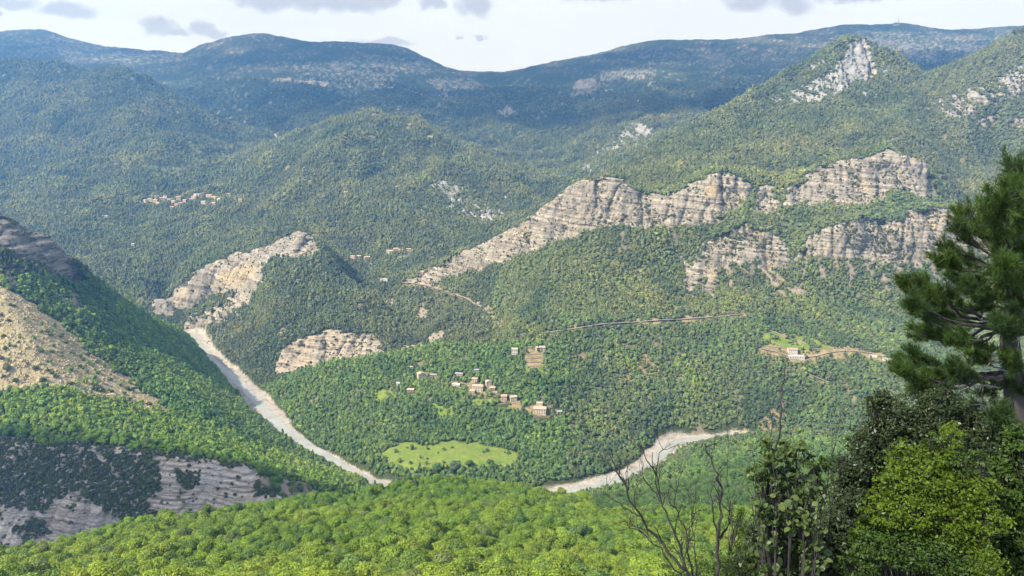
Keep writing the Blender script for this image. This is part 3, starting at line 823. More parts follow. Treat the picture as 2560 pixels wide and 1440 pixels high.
    gv = mixc(gv, (0.26, 0.22, 0.165), sstep(0.45, 0.75, n2)); gv = mixc(gv, (0.415, 0.39, 0.345), sstep(0.5, 0.8, fbm(x / 18, y / 18, 2, 107) * 0.5 + 0.5) * 0.7)
    c = mixc(c, (0, 0, 0), cv['gravel']) + gv * cv['gravel'][..., None]
    V = np.stack([x, y, z], -1).reshape(-1, 3)
    b = (np.arange(NC - 1)[:, None] * NR + np.arange(NR - 1)[None, :]).ravel()
    Fc = np.stack([b, b + NR, b + NR + 1, b + 1], 1)
    m, g = mat('ground')
    at = g.n('ShaderNodeAttribute', attribute_name='Col')
    rk_a = g.n('ShaderNodeAttribute', attribute_name='hard').outputs['Fac']
    geo = g.n('ShaderNodeNewGeometry').outputs['Position']
    nA = g.noise(geo, 0.9, 4.0, 0.65)
    nB = g.noise(geo, 0.16, 4.0, 0.6)
    # thin beds across the rock
    stretched = g.n('ShaderNodeVectorMath', {0: geo, 1: (0.03, 0.03, 0.9)}, operation='MULTIPLY').outputs[0]
    nS = g.noise(stretched, 1.0, 4.0, 0.6, 0.4)
    va = g.ramp(nA, [(0.25, 0.62), (0.75, 1.38)])
    vb = g.ramp(nB, [(0.25, 0.80), (0.75, 1.20)])
    vs = g.mix(rk_a, (1, 1, 1, 1), g.ramp(nS, [(0.30, 0.50), (0.45, 0.95), (0.70, 1.25)]))
    col = g.mix(1.0, g.mix(1.0, g.mix(1.0, at.outputs['Color'], va, 'MULTIPLY'), vb, 'MULTIPLY'), vs, 'MULTIPLY')
    hgt = g.math('ADD', g.math('MULTIPLY', nA, 1.0), g.math('MULTIPLY', g.math('MULTIPLY', nS, rk_a), 1.6))
    bmp = g.n('ShaderNodeBump', {'Height': hgt, 'Distance': 1.6, 'Strength': 0.8})
    bs = g.n('ShaderNodeBsdfPrincipled', {'Base Color': col, 'Roughness': 0.95, 'Normal': bmp.outputs[0]})
    bs.inputs['Specular IOR Level'].default_value = 0.1
    o = g.n('ShaderNodeOutputMaterial')
    g.link(bs.outputs[0], o.inputs[0])
    ob = mesh_obj('terrain', V, Fc, m, smooth=True)
    ca = ob.data.color_attributes.new('Col', 'FLOAT_COLOR', 'POINT')
    ca.data.foreach_set('color', np.concatenate([c.reshape(-1, 3), np.ones((len(V), 1), np.float32)], 1).astype(np.float32).ravel())
    ha = ob.data.attributes.new('hard', 'FLOAT', 'POINT')
    ha.data.foreach_set('value', np.maximum(hard, cv['bad']).astype(np.float32).ravel())
    tag(ob, kind='structure')
    return ob, V.reshape(NC, NR, 3), cv, np.stack([nx, ny], -1), ribs


TERRAIN, TV, TCV, TNRM, TRIB = terrain()


# ------------------------------------------------------------------ foliage
def leaf_mat(name, trans=0.3, rough=0.7, base=None):
    m, g = mat(name)
    if base is None:
        t = g.n('ShaderNodeAttribute', attribute_name='tint', attribute_type='INSTANCER').outputs['Color']
    else:
        t = g.n('ShaderNodeRGB').outputs[0]
        t.default_value = (*base, 1)
    sh = g.n('ShaderNodeAttribute', attribute_name='shade').outputs['Fac']
    c = g.mix(1.0, t, g.n('ShaderNodeCombineColor', {0: sh, 1: sh, 2: sh}).outputs[0], 'MULTIPLY')
    d = g.n('ShaderNodeBsdfPrincipled', {'Base Color': c, 'Roughness': rough})
    d.inputs['Specular IOR Level'].default_value = 0.25
    warm = g.mix(1.0, c, (1.25, 1.15, 0.55), 'MULTIPLY')
    tr = g.n('ShaderNodeBsdfTranslucent', {0: warm})
    mx = g.n('ShaderNodeMixShader', {0: trans, 1: d.outputs[0], 2: tr.outputs[0]})
    o = g.n('ShaderNodeOutputMaterial')
    g.link(mx.outputs[0], o.inputs[0])
    return m


def bark_mat(name, a, b, scale=8.0):
    m, g = mat(name)
    geo = g.n('ShaderNodeTexCoord').outputs['Object']
    st = g.n('ShaderNodeVectorMath', {0: geo, 1: (1, 1, 0.25)}, operation='MULTIPLY').outputs[0]
    n = g.noise(st, scale, 5.0, 0.65)
    c = g.ramp(n, [(0.3, a), (0.7, b)])
    bm = g.n('ShaderNodeBump', {'Height': n, 'Distance': 0.03, 'Strength': 0.8})
    d = g.n('ShaderNodeBsdfPrincipled', {'Base Color': c, 'Roughness': 0.9, 'Normal': bm.outputs[0]})
    o = g.n('ShaderNodeOutputMaterial')
    g.link(d.outputs[0], o.inputs[0])
    return m


LEAF = leaf_mat('leaves_of_the_woods', 0.28)
BARK = bark_mat('bark', (0.045, 0.038, 0.03), (0.13, 0.115, 0.10), 6.0)


def quads_at(pos, nrm, size, r, aspect=1.0, bend=0.0):
    """small leaf-spray faces; two triangles folded along the middle"""
    n = len(pos)
    nrm = nrm / (np.linalg.norm(nrm, axis=1, keepdims=True) + 1e-9)
    ref = r.normal(size=(n, 3))
    a = np.cross(nrm, ref); a /= np.linalg.norm(a, axis=1, keepdims=True) + 1e-9
    b = np.cross(nrm, a)
    s = np.asarray(size).reshape(-1, 1)
    a = a * s * 0.5; b = b * s * 0.5 * aspect
    j = lambda: 1 + 0.35 * r.uniform(-1, 1, size=(n, 1))
    V = np.stack([pos - a * j() - b * 0.2, pos - b * j() + nrm * s * bend, pos + a * j() + b * 0.25, pos + b * j() - nrm * s * bend], 1).reshape(-1, 3)
    Fq = np.arange(4 * n).reshape(-1, 4)
    return V, Fq


def crown(nq, size, r, lobes=9, squash=0.8, cone=0.0, shell=0.75, rnd=0.55, core=True):
    """crown of unit radius: lobes of leaf sprays with gaps in between; base at z=0.15"""
    ps, ns, sh = [], [], []
    per = nq // lobes
    cV, cF, cS = [], [], []
    for k in range(lobes):
        a = r.uniform(0, 2 * np.pi)
        hgt = r.uniform(0.0, 1.0) if k else 0.9
        rad = math.sqrt(r.uniform(0.05, 1)) * 0.62 * (1 - 0.55 * hgt ** 2 - cone * hgt)
        c = np.array([math.cos(a) * rad, math.sin(a) * rad, 0.35 + hgt * squash * 1.15])
        lr = r.uniform(0.32, 0.5) * (1 - 0.45 * cone * hgt)
        d = r.normal(size=(per, 3)); d /= np.linalg.norm(d, axis=1, keepdims=True)
        d[:, 2] = np.where(d[:, 2] < -0.35, -d[:, 2], d[:, 2])
        rr = lr * (shell + (1.08 - shell) * r.random((per, 1)) ** 0.5)
        ps.append(c + d * rr * np.array([1.0, 1.0, 0.85])); ns.append(d + rnd * r.normal(size=(per, 3)) + np.array([0, 0, 0.25]))
        tone = r.uniform(0.78, 1.2)
        sh.append(np.full(per, tone) * r.uniform(0.75, 1.25, per))
        if core:
            # the dense inner foliage of the lobe
            nu_, nv_ = 7, 4
            o = sum(len(q) for q in cV)
            pv = []
            for b in range(nv_ + 1):
                th = math.pi * (b + 0.02) / (nv_ + 0.04)
                for e in range(nu_):
                    ph = 2 * math.pi * (e + 0.5 * b) / nu_
                    q = lr * 0.80 * r.uniform(0.78, 1.1)
                    pv.append(c + q * np.array([math.sin(th) * math.cos(ph), math.sin(th) * math.sin(ph), math.cos(th) * 0.85]))
            cV.append(np.array(pv))
            for b in range(nv_):
                for e in range(nu_):
                    e2 = (e + 1) % nu_
                    cF.append((o + b * nu_ + e, o + b * nu_ + e2, o + (b + 1) * nu_ + e2, o + (b + 1) * nu_ + e)); cS.append(tone * 0.85)
    pos, nrm, shd = np.concatenate(ps), np.concatenate(ns), np.concatenate(sh)
    V, Fq = quads_at(pos, nrm, size * r.uniform(0.6, 1.35, len(pos)), r)
    if core:
        Fq = np.concatenate([Fq, np.array(cF) + len(V)]); V = np.concatenate([V] + cV); shd = np.concatenate([shd, np.array(cS)])
    return V, Fq, shd


def set_shade(ob, shd):
    a = ob.data.attributes.new('shade', 'FLOAT', 'FACE')
    a.data.foreach_set('value', np.asarray(shd, np.float32))


def tube(pts, rad, sides=6):
    """tapered tube along points"""
    pts = [np.asarray(p, float) for p in pts]
    V, Fc = [], []
    n = len(pts)
    for i, p in enumerate(pts):
        d = pts[min(i + 1, n - 1)] - pts[max(i - 1, 0)]
        d = d / (np.linalg.norm(d) + 1e-9)
        ref = np.array([0, 0, 1.0]) if abs(d[2]) < 0.9 else np.array([1.0, 0, 0])
        a = np.cross(d, ref); a /= np.linalg.norm(a); b = np.cross(d, a)
        for k in range(sides):
            t = 2 * math.pi * k / sides
            V.append(p + (a * math.cos(t) + b * math.sin(t)) * rad[i])
    for i in range(n - 1):
        for k in range(sides):
            k2 = (k + 1) % sides
            Fc.append((i * sides + k, i * sides + k2, (i + 1) * sides + k2, (i + 1) * sides + k))
    return V, Fc


class MB:
    def __init__(self):
        self.v, self.f = [], []

    def add(self, V, Fc):
        o = len(self.v)
        self.v.extend([tuple(map(float, p)) for p in V])
        self.f.extend([tuple(int(i) + o for i in f) for f in Fc])
        return self

    def box(self, x0, x1, y0, y1, z0, z1):
        return self.add([(x0, y0, z0), (x1, y0, z0), (x1, y1, z0), (x0, y1, z0), (x0, y0, z1), (x1, y0, z1), (x1, y1, z1), (x0, y1, z1)],
                        [(0, 3, 2, 1), (4, 5, 6, 7), (0, 1, 5, 4), (1, 2, 6, 5), (2, 3, 7, 6), (3, 0, 4, 7)])

    def build(self, name, m, parent=None, smooth=False, link=True):
        return mesh_obj(name, self.v, self.f, m, parent, smooth, link)


def trunk_mb(r, h=0.55, rad=0.06, limbs=4):
    mb = MB()
    lean = r.uniform(-0.06, 0.06, 2)
    top = np.array([lean[0], lean[1], h])
    mb.add(*tube([(0, 0, -0.25), (lean[0] * .4, lean[1] * .4, h * .5), top], [rad * 1.3, rad, rad * .75], 6))
    for k in range(limbs):
        a = 2 * math.pi * (k + r.uniform(0, .6)) / limbs
        e = top + np.array([math.cos(a) * .45, math.sin(a) * .45, .5])
        mb.add(*tube([top * .9, top * .5 + e * .5 + np.array([0, 0, -.05]), e], [rad * .6, rad * .4, rad * .12], 4))
    return mb


def proto_set(name, n, nq, size, seed, conifer=0, with_trunk=True, **kw):
    """a set of tree shapes; kept outside the scene and instanced from there"""
    col = bpy.data.collections.new(name)
    out = []
    for k in range(n):
        r = np.random.default_rng(seed + k)
        if k >= n - conifer:
            V, Fq, sh = crown(nq, size * 0.8, r, lobes=10, squash=1.5, cone=0.75, **kw)
        else:
            V, Fq, sh = crown(nq, size, r, lobes=int(r.integers(7, 12)), squash=r.uniform(0.6, 0.95), **kw)
        ob = mesh_obj('%s_%02d' % (name, k), V, Fq, LEAF, link=False)
        set_shade(ob, sh)
        col.objects.link(ob)
        out.append(ob)
    return col, out


def scatter(name, pts, scl, rot, tint, idx, col):
    """ONE object of many trees: points that carry tree shapes"""
    me = bpy.data.meshes.new(name)
    me.vertices.add(len(pts))
    me.vertices.foreach_set('co', np.asarray(pts, np.float32).ravel())
    for nm, ty, ar in (('scl', 'FLOAT_VECTOR', scl), ('rot', 'FLOAT_VECTOR', rot)):
        a = me.attributes.new(nm, ty, 'POINT'); a.data.foreach_set('vector', np.asarray(ar, np.float32).ravel())
    a = me.attributes.new('idx', 'INT', 'POINT'); a.data.foreach_set('value', np.asarray(idx, np.int32))
    a = me.attributes.new('tint', 'FLOAT_COLOR', 'POINT')
    a.data.foreach_set('color', np.concatenate([tint, np.ones((len(pts), 1))], 1).astype(np.float32).ravel())
    ob = bpy.data.objects.new(name, me)
    COL.objects.link(ob)
    ng = bpy.data.node_groups.new(name + '_nodes', 'GeometryNodeTree')
    ng.interface.new_socket('Geometry', in_out='INPUT', socket_type='NodeSocketGeometry')
    ng.interface.new_socket('Geometry', in_out='OUTPUT', socket_type='NodeSocketGeometry')
    N, Lk = ng.nodes.new, ng.links.new
    gi, go = N('NodeGroupInput'), N('NodeGroupOutput')
    ci = N('GeometryNodeCollectionInfo'); ci.inputs[0].default_value = col
    ci.inputs['Separate Children'].default_value = True
    ci.inputs['Reset Children'].default_value = True
    ip = N('GeometryNodeInstanceOnPoints')
    ip.inputs['Pick Instance'].default_value = True

    def att(nm, ty):
        nd = N('GeometryNodeInputNamedAttribute'); nd.data_type = ty; nd.inputs[0].default_value = nm
        return [s for s in nd.outputs if s.enabled][0] if any(s.enabled for s in nd.outputs) else nd.outputs[0]
    Lk(gi.outputs[0], ip.inputs['Points']); Lk(ci.outputs[0], ip.inputs['Instance'])
    Lk(att('idx', 'INT'), ip.inputs['Instance Index'])
    er = N('FunctionNodeEulerToRotation'); Lk(att('rot', 'FLOAT_VECTOR'), er.inputs[0]); Lk(er.outputs[0], ip.inputs['Rotation'])
    Lk(att('scl', 'FLOAT_VECTOR'), ip.inputs['Scale'])
    Lk(ip.outputs[0], go.inputs[0])
    md = ob.modifiers.new('trees', 'NODES'); md.node_group = ng
    return ob


NEAR_COL, NEAR_OBS = proto_set('near_tree', 6, 3400, 0.085, 100, rnd=0.6)
MID_COL, MID_OBS = proto_set('mid_tree', 8, 240, 0.28, 200, conifer=1, rnd=0.3)
FAR_COL, FAR_OBS = proto_set('far_tree', 6, 90, 0.42, 300, conifer=1, rnd=0.22)


def pal(n, cols, w=None):
    k = rng.choice(len(cols), n, p=w)
    c = np.array(cols)[k]
    c = c * 0.6 + c.mean(0) * 0.4
    return c * rng.uniform(0.9, 1.1, (n, 1)) * rng.uniform(0.97, 1.03, (n, 3))


def forest_points():
    visd = box(box((SL >= RMAX - 0.009).astype(np.float32), 4, 0), 8, 1) > 0.02
    du = (U1 - U0) / (NU - 1); dl = (L1 - L0) / (NL - 1)
    r0 = np.interp(YG, [200, 450, 700, 1000, 1500, 2500, 4000, 6400], [3.0, 2.8, 2.6, 2.35, 2.5, 3.3, 5.2, 9.0])
    dens = (YG ** 2) * du * dl / (np.interp(YG, [600, 850, 1500, 3000], [1.15, 1.45, 1.65, 2.4]) * r0 ** 2)
    gy_ = np.gradient(ZG, axis=1) / (YG * dl)[None, :]; gx_ = np.gradient(ZG, axis=0) / (YG * du)[None, :]
    lam = np.where(visd, dens[None, :], 0) * np.clip(np.sqrt(1 + gx_ ** 2 + gy_ ** 2), 1, 3) * ((YG > 170) & (YG < 6600))[None, :]
    lam[np.abs(UG) > 0.79] = 0
    n = rng.poisson(lam)
    ii, jj = np.nonzero(n)
    rep = n[ii, jj]
    ii = np.repeat(ii, rep); jj = np.repeat(jj, rep)
    u = UG[ii] + rng.uniform(-.5, .5, len(ii)) * du
    y = np.exp(LG[jj] + rng.uniform(-.5, .5, len(ii)) * dl)
    x = u * y
    z = zat(x, y)
    return x, y, z


FX, FY, FZ = forest_points()
CV = cover(FX.astype(np.float32), FY.astype(np.float32), FZ.astype(np.float32))
FPX, FPY = project(FX, FY, FZ)
print('forest candidates', len(FX))

# keep woods off houses, roads and yards: (x, y, radius)
EXCL = []


def zone_tint(x, y, px, py):
    n = len(x)
    f1 = fbm(x / 90, y / 90, 3, 121); f2 = fbm(x / 300 + 5, y / 300, 2, 125)
    t = pal(n, [(.040, .064, .026), (.056, .080, .032), (.031, .050, .024), (.066, .088, .036), (.062, .076, .038)], [.3, .3, .2, .15, .05])

    def put(m, cols, w=None):
        k = np.flatnonzero(m)
        if len(k): t[k] = pal(len(k), cols, w)
    put((y < 1500) & (px > 1230), [(.064, .094, .028), (.050, .074, .027), (.082, .104, .034), (.040, .062, .027), (.050, .098, .026)], [.32, .25, .2, .13, .1])
    rs = (y < 1190) & (px > 1380)
    put(rs, [(.050, .094, .026), (.044, .072, .028), (.072, .086, .042), (.060, .112, .026), (.036, .058, .026)], [.3, .25, .18, .17, .1])
    vh = (y > 780) & (y < 1190) & (px > 640) & (px <= 1500) & (py > 860)
    put(vh & (px < 1420 + f1 * 120), [(.044, .092, .024), (.056, .112, .024), (.034, .068, .024), (.078, .128, .026), (.060, .090, .036)], [.36, .27, .2, .10, .07])
    lb = (px < 960) & (y < 1400) & (py > 690) & ~vh & ((x + 150) * 700 + (y - 830) * 515 < 0) | ((y < 860) & (px < 900))
    put(lb, [(.050, .104, .022), (.066, .128, .022), (.038, .076, .024), (.090, .142, .024), (.060, .085, .038)], [.32, .28, .2, .13, .07])
    yl = (px < 900) & (y < 850) & (y > 640) & (py > 950)
    put(yl & (f1 > -0.25), [(.080, .148, .020), (.110, .168, .022), (.056, .105, .024), (.066, .090, .040)], [.38, .32, .2, .1])
    put((y < 660), [(.122, .176, .018), (.100, .156, .020), (.140, .188, .026), (.048, .092, .024), (.094, .116, .050)], [.36, .26, .17, .14, .07])
    nr = (y < 800) & (px > 1480) & (py > 1090)
    put(nr & (y > 480), [(.058, .108, .026), (.072, .126, .026), (.046, .082, .028), (.074, .096, .046)], [.35, .3, .2, .15])
    f3 = fbm(x / 75 + 9, y / 75, 3, 127)
    t = np.where(((f3 > 0.22) & (y > 900))[:, None], t * np.array([.70, .76, .86]), t)
    t = np.where(((f3 < -0.27) & (y > 900))[:, None], t * np.array([1.22, 1.2, .98]), t)
    # relief shading put into tints: hollows darker, crests lighter; then drier and lusher stands
    shading = (samp(RELIEF_SHADE, x, y) * (y > 1000))[:, None]
    t = t * (1 - shading * np.array([0.26, 0.20, 0.10]))
    dry = np.clip(f1 * 1.1 + f2 * 0.9, -1, 1)[:, None]
    t = t * (1 + dry * np.array([0.30, 0.14, 0.10]))
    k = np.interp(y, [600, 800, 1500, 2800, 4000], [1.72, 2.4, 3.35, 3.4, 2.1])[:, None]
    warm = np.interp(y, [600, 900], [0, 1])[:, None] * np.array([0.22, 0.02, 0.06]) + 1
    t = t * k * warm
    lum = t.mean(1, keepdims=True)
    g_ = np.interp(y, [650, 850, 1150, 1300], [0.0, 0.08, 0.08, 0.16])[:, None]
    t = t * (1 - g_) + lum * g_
    return np.clip(t, 0.012, 0.40)


def forest():
    x, y, z, px, py = FX, FY, FZ, FPX, FPY
    bare = np.maximum.reduce([CV[k] for k in ('rock', 'pale', 'scree', 'bad', 'grass', 'soil', 'light')])
    keep = rng.random(len(x)) > bare * 0.985
    for k, p in (('light', 0.10), ('soil', 0.42), ('grass', 0.012)):
        keep |= (CV[k] > 0.5) & (rng.random(len(x)) < p)
    along = x * 0.8 - y * 0.3
    cleft = ridged(along / 34 + (z + 0.1 * x) / 160, (z + 0.1 * x) / 150, 4, 61, 0.6)
    keep &= samp(BEDS, x, y) < 0.06
    cn = fbm(x / 30 + 4, y / 30, 3, 133)
    keep &= rng.random(len(x)) > 0.05 + 0.66 * sstep(0.28, 0.42, cn) * (y > 900)
    for ex, ey, er in EXCL:
        keep &= (x - ex) ** 2 + (y - ey) ** 2 > er * er
    # far open heath
    hn = fbm(x / 240, y / 240, 3, 95) * 0.5 + 0.5
    keep &= ~((y > 3400) & (rng.random(len(x)) < sstep(3400, 5200, y)))
    keep &= ~((y > 3800) & (z > 250) & (rng.random(len(x)) < sstep(200, 480, z) * sstep(0.35, 0.55, hn)))
    x, y, z, px, py = x[keep], y[keep], z[keep], px[keep], py[keep]
    small = np.maximum.reduce([CV[k][keep] for k in ('rock', 'bad', 'pale', 'light', 'soil')])
    r = np.interp(y, [200, 450, 700, 1000, 1500, 2500, 4000, 6400], [3.4, 3.1, 2.8, 2.5, 2.6, 3.5, 5.4, 9.4])
    sz = fbm(x / 130, y / 130, 2, 141)
    r = r * np.exp(rng.normal(-0.03, 1, len(x)) * np.where(y < 700, 0.40, 0.30)).clip(.45, 2.0) * (1 + 0.22 * sz) * np.where(small > 0.5, 0.62, 1.0)
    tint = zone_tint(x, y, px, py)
    hgt = r * rng.uniform(0.9, 1.5, len(x)) * np.where(y < 700, 0.82, 1.0)
    scl = np.stack([r, r, hgt], 1)
    rot = np.stack([rng.normal(0, .07, len(x)), rng.normal(0, .07, len(x)), rng.uniform(0, 6.283, len(x))], 1)
    pts = np.stack([x, y, z - 0.25 * r], 1)
    return pts, scl, rot, tint, px, py


def tree_thing(name, mesh_crown, mesh_trunk, loc, scl, rz, tint):
    root = bpy.data.objects.new(name, None)
    root.location = loc; root.rotation_euler = (0, 0, rz)
    root.empty_display_size = 0.5
    COL.objects.link(root)
    c = bpy.data.objects.new('crown', mesh_crown); c.parent = root; c.scale = scl
    c['tint'] = [float(v) for v in tint]
    t = bpy.data.objects.new('trunk', mesh_trunk); t.parent = root; t.scale = scl
    COL.objects.link(c); COL.objects.link(t)
    return root


TRUNKS = [trunk_mb(np.random.default_rng(900 + k)).build('trunk', BARK, link=False).data for k in range(3)]


def plant_forest():
    pts, scl, rot, tint, px, py = forest()
    y = pts[:, 1]
    tz = pts[:, 2] + scl[:, 2] * 1.6
    tpx, tpy = project(pts[:, 0], y, tz)
    near = (y < 700)
    infr = (tpx > -20) & (tpx < 2580) & (tpy < 1450) & (y < 400)
    # the largest: nearest ones in view, each an object of its own
    order = np.argsort(y + 1e6 * ~infr)[:300]
    order = [k for k in order if infr[k]]
    for q, k in enumerate(order):
        o = tree_thing('oak_tree', NEAR_OBS[k % 6].data, TRUNKS[k % 3], pts[k], scl[k], rot[k, 2], tint[k])
        tag(o, 'bright green broadleaf tree in the unbroken canopy covering the nearest slope below', 'tree', 'trees of the nearest slope')
    rest = np.ones(len(y), bool); rest[order] = False
    groups = [('near_wood', near & rest, NEAR_COL, 6), ('valley_wood', ~near & (y < 1450), MID_COL, 8), ('hillside_wood', (y >= 1450), FAR_COL, 6)]
    labels = {'near_wood': 'bright green leafy wood over the near spur and the gully behind it', 'valley_wood': 'green wood covering the valley sides around the river and hamlet',
              'hillside_wood': 'hazy dark woods covering the far hills and mountain flanks'}
    for nm, m, col, nv in groups:
        k = np.flatnonzero(m)
        # few conifers
        idx = rng.integers(0, nv, len(k))
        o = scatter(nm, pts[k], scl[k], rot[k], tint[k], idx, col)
        tag(o, labels[nm], 'wood', kind='stuff')
        print(nm, len(k))



# ------------------------------------------------------------------ river water
def water():
    m, g = mat('river_water')
    geo = g.n('ShaderNodeNewGeometry').outputs['Position']
    n = g.noise(geo, 0.35, 4.0, 0.6)
    n2 = g.noise(geo, 0.05, 3.0, 0.5)
    c = g.mix(g.ramp(n2, [(0.35, 0.0), (0.65, 1.0)]), (0.245, 0.255, 0.23), (0.31, 0.315, 0.28))
    foam = g.ramp(g.noise(geo, 0.11, 5.0, 0.65, 0.5), [(0.62, 0.0), (0.70, 1.0)])
    c = g.mix(g.math('MULTIPLY', foam, 0.5), c, (0.62, 0.62, 0.58))
    b = g.n('ShaderNodeBump', {'Height': n, 'Distance': 0.25, 'Strength': 0.5})
    d = g.n('ShaderNodeBsdfPrincipled', {'Base Color': c, 'Roughness': 0.35, 'Normal': b.outputs[0]})
    o = g.n('ShaderNodeOutputMaterial'); g.link(d.outputs[0], o.inputs[0])
    left = [(470, 836, 0.5), (500, 868, 0.5), (536, 905, 0.55), (582, 944, 0.62), (634, 990, 0.66), (668, 1036, 0.66), (708, 1073, 0.6), (752, 1104, 0.55), (812, 1140, 0.45), (872, 1172, 0.5), (925, 1196, 0.5), (975, 1222, 0.5), (1010, 1240, 0.5)]
    right = [(1010, 1240, 0.5), (1200, 1258, 0.5), (1365, 1240, 0.5), (1446, 1228, 0.42), (1530, 1208, 0.40), (1612, 1172, 0.36), (1648, 1144, 0.33), (1672, 1114, 0.32), (1735, 1099, 0.4), (1830, 1092, 0.5), (1940, 1097, 0.5), (2080, 1125, 0.5), (2270, 1160, 0.5), (2500, 1186, 0.5), (2900, 1200, 0.5)]
    V, Fc = [], []
    path = [_xy(p[:2]) for p in left] + [_xy(p[:2]) for p in right[1:]]
    up = []
    for (a, b) in zip(path[:-1], path[1:]):
        k = 10
        for i in range(k):
            f = i / k
            up.append((a[0] + (b[0] - a[0]) * f, a[1] + (b[1] - a[1]) * f))
    up.append(path[-1])
    up = np.array(up)
    for _ in range(6):
        up[1:-1] = (up[:-2] + up[1:-1] * 2 + up[2:]) / 4
    d = np.gradient(up, axis=0); d /= np.linalg.norm(d, axis=1, keepdims=True)
    nrm = np.stack([-d[:, 1], d[:, 0]], 1)
    wl = 7.0 + 5.5 * fbm(np.arange(len(up)) / 9.0, np.zeros(len(up)), 3, 151)
    wr = 7.0 + 5.5 * fbm(np.arange(len(up)) / 9.0, np.ones(len(up)) * 7.3, 3, 153)
    K = 6
    for i in range(len(up)):
        for k in range(K):
            t = k / (K - 1)
            p = up[i] + nrm[i] * (-wl[i] + (wl[i] + wr[i]) * t)
            V.append((p[0], p[1], -399.25))
    for i in range(len(up) - 1):
        for k in range(K - 1):
            a = i * K + k
            Fc.append((a, a + 1, a + K + 1, a + K))
    o = mesh_obj('river', V, Fc, m, smooth=True)
    tag(o, kind='structure')


water()



# ------------------------------------------------------------------ materials of built things
def plain(name, col, var=0.18, scale=1.5, rough=0.9, spec=0.2):
    m, g = mat(name)
    tc = g.n('ShaderNodeTexCoord').outputs['Object']
    n = g.noise(tc, scale, 5.0, 0.65)
    n2 = g.noise(tc, scale * 0.17, 3.0, 0.6)
    f = g.math('ADD', g.math('MULTIPLY', n, 0.6), g.math('MULTIPLY', n2, 0.4))
    lo = tuple(c * (1 - var * 1.6) for c in col); hi = tuple(min(1, c * (1 + var)) for c in col)
    c = g.ramp(f, [(0.32, lo), (0.68, hi)])
    b = g.n('ShaderNodeBump', {'Height': n, 'Distance': 0.05, 'Strength': 0.5})
    d = g.n('ShaderNodeBsdfPrincipled', {'Base Color': c, 'Roughness': rough, 'Normal': b.outputs[0]})
    d.inputs['Specular IOR Level'].default_value = spec
    o = g.n('ShaderNodeOutputMaterial'); g.link(d.outputs[0], o.inputs[0])
    return m


def tile_mat(name, a, b):
    m, g = mat(name)
    tc = g.n('ShaderNodeTexCoord').outputs['Object']
    w = g.n('ShaderNodeTexWave', {'Vector': tc, 'Scale': 2.2, 'Distortion': 0.4, 'Detail': 1.0}, bands_direction='X')
    n = g.noise(tc, 1.1, 4.0, 0.7)
    c = g.mix(g.math('ADD', g.math('MULTIPLY', w.outputs['Fac'], 0.35), g.math('MULTIPLY', n, 0.65)), a, b)
    bm = g.n('ShaderNodeBump', {'Height': w.outputs['Fac'], 'Distance': 0.08, 'Strength': 0.7})
    d = g.n('ShaderNodeBsdfPrincipled', {'Base Color': c, 'Roughness': 0.9, 'Normal': bm.outputs[0]})
    o = g.n('ShaderNodeOutputMaterial'); g.link(d.outputs[0], o.inputs[0])
    return m


CREAM = plain('cream_render', (0.52, 0.45, 0.335), 0.2)
WHITE = plain('white_render', (0.54, 0.52, 0.47))
PINK = plain('pink_render', (0.45, 0.35, 0.27), 0.25)
STONE = plain('rubble_stone', (0.26, 0.205, 0.14), 0.35, 2.5)
GREYW = plain('grey_concrete', (0.40, 0.40, 0.37))
TILE = tile_mat('clay_tiles', (0.31, 0.205, 0.14), (0.45, 0.34, 0.245))
TILE2 = tile_mat('pale_old_tiles', (0.33, 0.25, 0.175), (0.46, 0.375, 0.275))
SLATE = tile_mat('grey_sheet_roof', (0.20, 0.20, 0.21), (0.34, 0.34, 0.34))
WHITER = plain('white_sheet_roof', (0.70, 0.70, 0.68), 0.1)
GLASS = plain('dark_window_glass', (0.035, 0.04, 0.045), 0.3, 3.0, 0.25, 0.5)
WOOD = plain('brown_wood', (0.16, 0.10, 0.06))
ROADM = plain('pale_asphalt', (0.24, 0.215, 0.175), 0.25, 0.4)
TRACK = plain('beige_track', (0.31, 0.26, 0.185), 0.3, 0.4)


def gable(w, d, h, rise, over=0.4, axis='x'):
    """roof of two thick slopes with its gable triangles below"""
    mb = MB()
    if axis == 'y':
        w, d = d, w
    x0, x1, y0, y1 = -w / 2 - over, w / 2 + over, -d / 2 - over, d / 2 + over
    t = 0.22
    e = h - rise * over / (d / 2)
    V = [(x0, y0, e), (x1, y0, e), (x1, 0, h + rise), (x0, 0, h + rise), (x0, y1, e), (x1, y1, e)]
    V += [(a, b, c + t) for a, b, c in V]
    Fc = [(0, 1, 2, 3), (3, 2, 5, 4), (6, 9, 8, 7), (9, 10, 11, 8), (0, 6, 7, 1), (4, 5, 11, 10), (0, 3, 9, 6), (3, 4, 10, 9), (1, 7, 8, 2), (2, 8, 11, 5)]
    if axis == 'y':
        V = [(-b, a, c) for a, b, c in V]
    return mb.add(V, Fc)


def walls(w, d, h, rise, axis='x', down=2.5):
    V = [(-w / 2, -d / 2, -down), (w / 2, -d / 2, -down), (w / 2, d / 2, -down), (-w / 2, d / 2, -down), (-w / 2, -d / 2, h), (w / 2, -d / 2, h), (w / 2, d / 2, h), (-w / 2, d / 2, h)]
    Fc = [(0, 1, 5, 4), (2, 3, 7, 6), (0, 3, 2, 1)]
    if axis == 'x':
        V += [(-w / 2, 0, h + rise), (w / 2, 0, h + rise)]
        Fc += [(1, 2, 6, 9, 5), (3, 0, 4, 8, 7), (4, 5, 9, 8), (6, 7, 8, 9)]
    else:
        V += [(0, -d / 2, h + rise), (0, d / 2, h + rise)]
        Fc = [(0, 1, 5, 8, 4), (2, 3, 7, 9, 6), (0, 3, 2, 1), (1, 2, 6, 5), (3, 0, 4, 7), (4, 8, 9, 7), (5, 6, 9, 8)]
    return MB().add(V, Fc)


